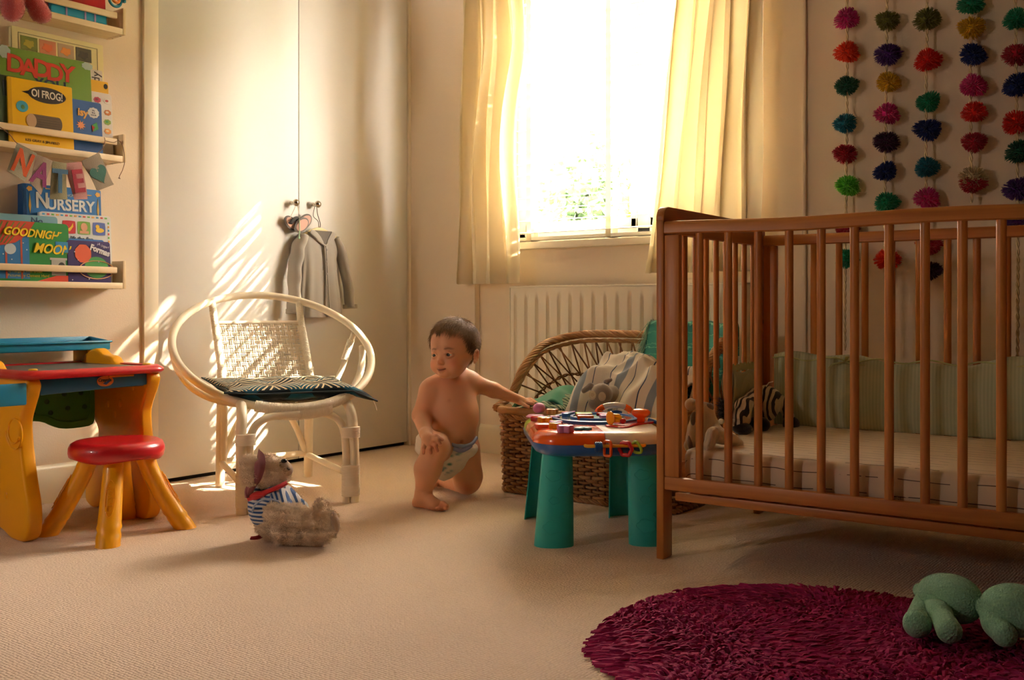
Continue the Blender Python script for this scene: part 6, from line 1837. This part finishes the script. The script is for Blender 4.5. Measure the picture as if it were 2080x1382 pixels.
# carved: mouth line, corners, navel, nostrils, ear hollows, fold lines
body.append(('ell', lp(937, 898, 3.262), (.006, .007, .0045), None, -.005))
body.append(('cap', lp(846, 998, 3.18), lp(874, 1000, 3.175), .0015, .0015, -.003)); body.append(('cap', lp(842, 850, 3.24), lp(872, 848, 3.24), .0015, .0015, -.003))
F_, lo_ = field(body, .0014)
P_, Q_ = nets(F_, lo_, .0014); del F_
P_[:, 2] = np.maximum(P_[:, 2], .0015)
M_skin = mat('skin', '#d79a72', .52, vcol='tint', sheen=.08, sss=.06)
me = np_mesh('body', P_, Q_, M_skin)
SK = np.array(hexc('#dca07a')[:3]); col = np.tile(SK, (len(P_), 1))
HMn = np.array([hx_, hy_, hz_]); q = (P_ - np.array(HC)) @ HMn.T
def tint(c, r, h, a=1.0, qq=None, sq=(1, 1, 1)):
    X = (P_ if qq is None else qq) - np.array(c)
    w = a * np.exp(-((X / np.array(sq)) ** 2).sum(1) / r ** 2)[:, None]; global col
    col = col * (1 - w) + np.array(hexc(h)[:3]) * w
for s in (-1, 1): tint((s * .036, -.064, -.056), .018, '#cf7358', .65, q)
tint((0, -.09, -.054), .009, '#cf7c60', .5, q)
tint((0, -.080, -.0795), .0062, '#a84a3c', .9, q, (2.3, 1.8, .75))
for k in range(-9, 10): tint((.0017 * k, -.0815 + .00009 * k * k, -.0788 + .00004 * k * k), .0020, '#6e2a22', .8, q, (1, 3, .8))
for s in (-1, 1):
    for k in range(9): tint((s * (.017 + .0028 * k), -.080 + .0011 * k * k * .25, -.0115 + .0012 * (4 - abs(k - 4)) * .5), .0034, '#7a5236', .55, q, (1, 3, .8))
    for k in range(9):
        t = k / 8; tint((s * (.0135 + .027 * t), -.0765 + .011 * t * t, -.0270 + .0045 * sin(PI * t) - .0015), .0020, '#2c1a12', .9, q, (1, 2, .8))
    tint((s * .081, .008, -.030), .008, '#b55f46', .6, q)
tint(lp(913, 815, 3.25), .006, '#a55c48', .8); tint(lp(972, 807, 3.27), .005, '#a55c48', .8); tint(lp(937, 898, 3.265), .004, '#7a4028', .9)
for c in (lp(896, 896, 3.11), lp(888, 914, 3.11), lp(875, 919, 3.11), lp(861, 920, 3.12), lp(1090, 822, 3.41), lp(898, 1034, 3.15), lp(948, 990, 3.36)): tint(c, .020, '#cb765c', .5)
hlb = np.array([-.10, -.085, -.06, -.045, -.03, -.015, .0, .02, .04, .10]); hlc = np.array([.052, .050, .048, .035, .006, -.012, -.012, -.018, -.050, -.062])
hl = np.interp(q[:, 1], hlb, hlc) + .006 * np.sin(q[:, 0] * 140)
inhead = (np.linalg.norm(q, axis=1) < .125)
hair = inhead & (q[:, 2] > hl) & (np.abs(q[:, 0]) < .079)
wh = np.clip((q[:, 2] - hl) / .008, 0, 1)[:, None] * hair[:, None]
col = col * (1 - wh) + np.array(hexc('#7a5a3e')[:3]) * wh
ca_ = me.color_attributes.new('tint', 'FLOAT_COLOR', 'POINT')
ca_.data.foreach_set('color', np.concatenate([col, np.ones((len(col), 1))], 1).astype(np.float32).ravel())
link('body', me, ch_)
# hair
NV_ = vnormals(P_, Q_)
if ((P_[hair] - np.array(HC)) * NV_[hair]).sum() < 0: NV_ = -NV_
rgn = np.random.RandomState(11); idx = np.where(hair)[0]; idx = idx[rgn.randint(0, len(idx), 9000)]
b0 = P_[idx] + rgn.normal(size=(len(idx), 3)) * .001; n0 = NV_[idx]; qq = q[idx]
crown = np.array([.012, .045, .085]); fl = qq - crown; fl[:, 0] += .010 * np.sin(qq[:, 1] * 60) + .012; fl = fl @ HMn
fl = fl - n0 * (fl * n0).sum(1)[:, None]; fl /= np.linalg.norm(fl, axis=1)[:, None] + 1e-6
d0 = fl + n0 * .30
ln = np.where(qq[:, 1] < -.045, .024, .020) * (.7 + .6 * rgn.rand(len(idx)))
hm = mat('brown_hair', '#94714c', .6, mottle=.3)
strands(b0 + n0 * .0002, d0, ln, .00085, rgn, hm, 'hair', ch_, .16, 3, bend=-n0 * .35, kind='stuff')
# eyes looking where the face points, a little down
for s in (-1, 1):
    g = (-hy_ + hx_ * (-.10) - hz_ * .12).normalized()
    M = frame(hp_(s * .0272, -EB + .0118, -.0305), g.orthogonal(), g.cross(g.orthogonal()), g)
    prof = [(.0128 * sin(R(a)), .0128 * cos(R(a))) for a in (.5, 6, 12, 15, 20, 26, 31, 36, 50, 70, 90, 130, 179)]
    mb = MB().lathe(prof[::-1], 32, M=M); eo = mb.mesh('eye', mat('eye_white', '#e4d8cc', .12, coat=.6), 180)
    eo.materials.append(mat('iris', '#2c1a10', .1, coat=.8)); eo.materials.append(mat('pupil', '#040303', .06, coat=1))
    gl = np.array(M.translation)
    for p_ in eo.polygons:
        c = (np.array(p_.center) - gl); an_ = math.degrees(math.acos(max(-1, min(1, float(np.dot(c, g)) / (np.linalg.norm(c) + 1e-9)))))
        p_.material_index = 2 if an_ < 15 else 1 if an_ < 31 else 0
    link('eye', eo, ch_)
# nappy
def nap(): return [E_(lp(919, 905, 3.335), (.088, .080, .040), rotm(0, 0, 8), .02), E_(lp(908, 935, 3.325), (.052, .068, .056), None, .045), K_(lp(905, 945, 3.31), lp(900, 958, 3.31), .034, .026, .03), K_(lp(863, 896, 3.37), lp(856, 912, 3.37), .030, .022, .03), E_(lp(925, 930, 3.40), (.075, .05, .05), None, .03)]
np_o, NP, NQ = solid('nappy', nap() + [('ell', lp(926, 872, 3.25), (.075, .06, .045), None, -.012)], .0028, mat('nappy_white', '#e6dfd0', .8, vcol='tint', bump=(90, .4, 'noise')), ch_, noise_amp=.0018, noise_sc=70)
col = np.tile(np.array(hexc('#e6dfd0')[:3]), (len(NP), 1)); P_ = NP
rg = random.Random(5)
for px, py in ((918, 924), (928, 937), (911, 946), (902, 950), (898, 955), (904, 964), (921, 915), (915, 958), (932, 922), (907, 931)):
    for k in range(4): tint(lp(px + rg.uniform(-4, 4), py + rg.uniform(-3, 3), 3.265), .0035, rg.choice(('#3f8f86', '#6c8fa8', '#4aa08c')), .75, None, (1, 4, 1))
ca_ = np_o.data.color_attributes.new('tint', 'FLOAT_COLOR', 'POINT'); ca_.data.foreach_set('color', np.concatenate([col, np.ones((len(col), 1))], 1).astype(np.float32).ravel())
wbp = resample([lp(868, 866, 3.30), lp(882, 881, 3.265), lp(900, 895, 3.25), lp(920, 904, 3.245), lp(940, 907, 3.245), (lp(958, 902, 3.26)), lp(968, 890, 3.30)], .004)
MB().tube(wbp, [.0052] * len(wbp), 8, flat=1.3).build('waistband', mat('nappy_band', '#8f9cc0', .8), ch_, smooth=180)
wt = resample([lp(921, 911, 3.243), lp(936, 916, 3.243), lp(949, 911, 3.25), lp(957, 905, 3.265)], .004)
MB().tube(wt, [.006] * len(wt), 8, flat=1.2).build('fastening_tab', mat('nappy_tab', '#8a90b8', .7), ch_, smooth=180)
MB().tube(resample([lp(864, 862, 3.33), lp(880, 876, 3.275), lp(900, 890, 3.252)], .004), .004, 8, flat=.6).build('back_edge', mat('nappy_edge', '#e8dcae', .8), ch_, smooth=180)

# ================================================================== TEDDY BEAR
tb_ = thing('teddy_bear', 'cream curly teddy bear in blue striped shirt sitting beside the rattan chair', 'soft toy', tuple(at(585, 1100, 2.75)))
tb_.location.z = 0; c0 = Vector(tb_.location)
M_fur = mat('teddy_fur', '#fae4ca', .95, sheen=.5, mottle=.05, trans=.12)
fur_prims = [E_(lp(546, 958, 2.75), (.046, .046, .045), None, .02), E_(lp(560, 965, 2.75), (.036, .040, .034), None, .02), E_(lp(505, 958, 2.70), (.021, .014, .043), rotm(-10, 0, -6), .012), E_(lp(520, 952, 2.81), (.018, .014, .034), None, .012),
             E_(lp(560, 1060, 2.76), (.055, .055, .052), None, .03), K_(lp(556, 1042, 2.675), lp(612, 1048, 2.645), .026, .026, .010), E_(lp(606, 1048, 2.645), (.028, .024, .024), None, .01),
             K_(lp(575, 1078, 2.70), lp(652, 1086, 2.69), .033, .027, .02), E_(lp(670, 1062, 2.68), (.024, .024, .038), rotm(0, 0, -12), .02), K_(lp(590, 1072, 2.80), lp(645, 1068, 2.83), .028, .022, .02), E_(lp(650, 1036, 2.83), (.021, .022, .030), None, .02),
             K_(lp(585, 1010, 2.82), lp(604, 1030, 2.83), .022, .020, .02), ('cap', lp(556, 1071, 2.640), lp(630, 1069, 2.630), .009, .008, -.010)]
bo, BP, BQ = solid('body', fur_prims, .003, M_fur, tb_)
BP[:, 2] = np.maximum(BP[:, 2], .002); bo.data.vertices.foreach_set('co', BP.astype(np.float32).ravel())
BN = vnormals(BP, BQ)
if ((BP - BP.mean(0)) * BN).sum() < 0: BN = -BN
k = rgn.randint(0, len(BP), 32000); k = k[BP[k, 2] > .006]
curl = np.stack([np.sin(BP[k, 0] * 300 + BP[k, 2] * 180), np.cos(BP[k, 1] * 260), np.sin(BP[k, 2] * 320)], 1) * .5
strands(BP[k], BN[k] * .55 + curl * .9, .0060, .00095, rgn, M_fur, 'fur', tb_, .30, 2, bend=curl * 1.6, kind='stuff')
muz = mat('teddy_muzzle', '#a98d74', .95, sheen=.4, bump=(420, .4, 'noise'))
solid('muzzle', [E_(lp(574, 950, 2.745), (.023, .024, .021), None, .01), E_(lp(582, 957, 2.745), (.016, .018, .015), None, .01)], .0022, muz, tb_)
solid('foot_pad', [E_(lp(681, 1061, 2.665), (.011, .017, .028), rotm(0, 0, -12), .01)], .0025, muz, tb_)
blk_ = mat('black_button', '#0c0a0a', .25)
solid('nose', [E_(lp(577, 936.5, 2.735), (.0085, .009, .006), None, .005)], .0015, blk_, tb_)
MB().tube([lp(583, 951, 2.722), lp(586, 955, 2.724), lp(589, 954, 2.732)], .0011, 5).build('mouth_stitch', blk_, tb_)
# bandana
def strip(name, pts, w, m, parent, nrm=None, th=.002, depth=.0):
    p = resample(pts, .006); n = len(p); mb = MB()
    def f(o):
        def g(u, v):
            i = min(int(u * (n - 1) + .5), n - 1); t = (p[min(i + 1, n - 1)] - p[max(i - 1, 0)]).normalized()
            nn = Vector(nrm) if nrm else -CAMF; s_ = t.cross(nn).normalized()
            ww = w[0] * (1 - u) + w[1] * u
            return tuple(p[i] + s_ * ww * (v - .5) + nn * (o - .010 * (2 * v - 1) ** 2 + .0012 * sin(v * 14 + u * 7)))
        return g
    mb.grid(f(0), n, 10).grid(f(th), n, 10); return mb.build(name, m, parent, smooth=180)
bmz = mat('mauve_bandana', '#8a5058', .85, sheen=.2)
strip('bandana', [lp(523, 925, 2.74), lp(526, 932, 2.700), lp(526, 948, 2.682), (lp(520, 970, 2.690)), lp(508, 990, 2.705), lp(503, 1005, 2.72)], (.034, .022), bmz, tb_)
strip('bandana_tail', [lp(506, 985, 2.71), lp(500, 998, 2.715), lp(502, 1012, 2.72)], (.010, .016), bmz, tb_)
# striped shirt
M_sh = stripes('blue_white_stripe', [(0, '#d2d2d6'), (.52, '#24508c')], 88, 0, rough=.9, coord='UV')
so2, SP_, SQ_ = solid('striped_shirt', [E_(lp(548, 1036, 2.76), (.050, .060, .054), None, .02), K_(lp(536, 1010, 2.76), lp(560, 1006, 2.76), .036, .034, .03), K_(lp(560, 1012, 2.72), lp(572, 1034, 2.70), .034, .032, .02), K_(lp(575, 1014, 2.78), lp(606, 1036, 2.78), .038, .030, .02), K_(lp(528, 1040, 2.77), lp(543, 1066, 2.77), .022, .024, .02)], .0028, M_sh, tb_, noise_amp=.0018, noise_sc=60)
uv = so2.data.uv_layers.new(name='UVMap')
Pn = np.array([v.co[:] for v in so2.data.vertices]); rgt = Pn @ c3[0]; upz = Pn[:, 2]
pv = np.array(lp(560, 1050, 2.7)); pr_, pu_ = pv @ c3[0], pv[2]
# stripes ring the trunk on the back half and fan down the front
ang = np.where(rgt < pr_ - .012, upz, upz * .15 + (rgt - (pr_ - .012)) * .9 - .0 + (upz) * .3)
li = np.zeros(len(so2.data.loops), np.int32); so2.data.loops.foreach_get('vertex_index', li)
uvv = np.stack([ang[li], np.zeros(len(li))], 1); uv.data.foreach_set('uv', uvv.astype(np.float32).ravel())
MB().tube([lp(545 + 32 * cos(a), 1036 - 26 * sin(a) + 4, 2.665 + .05 * (abs(a - 1.4) / 1.8) ** 2) for a in np.linspace(-.1, 3.2, 22)], .003, 8, flat=.6).build('sleeve_cuff', mat('cuff_stripe', '#9fb0cc', .9), tb_, smooth=180)
M_rn = mat('red_neckerchief', '#c01824', .8, sheen=.2)
strip('neckerchief', [lp(504, 1018, 2.74), lp(520, 1010, 2.705), lp(545, 1000, 2.690), lp(566, 990, 2.695), lp(583, 981, 2.715)], (.022, .011), M_rn, tb_)
strip('neckerchief_fold', [lp(508, 1012, 2.72), lp(520, 1005, 2.700), lp(536, 1006, 2.690)], (.014, .014), M_rn, tb_)
strip('ribbon_tag', [lp(533, 1087, 2.735), lp(522, 1094, 2.715), lp(508, 1095, 2.705)], (.014, .009), mat('crimson_ribbon', '#8c1424', .7), tb_)
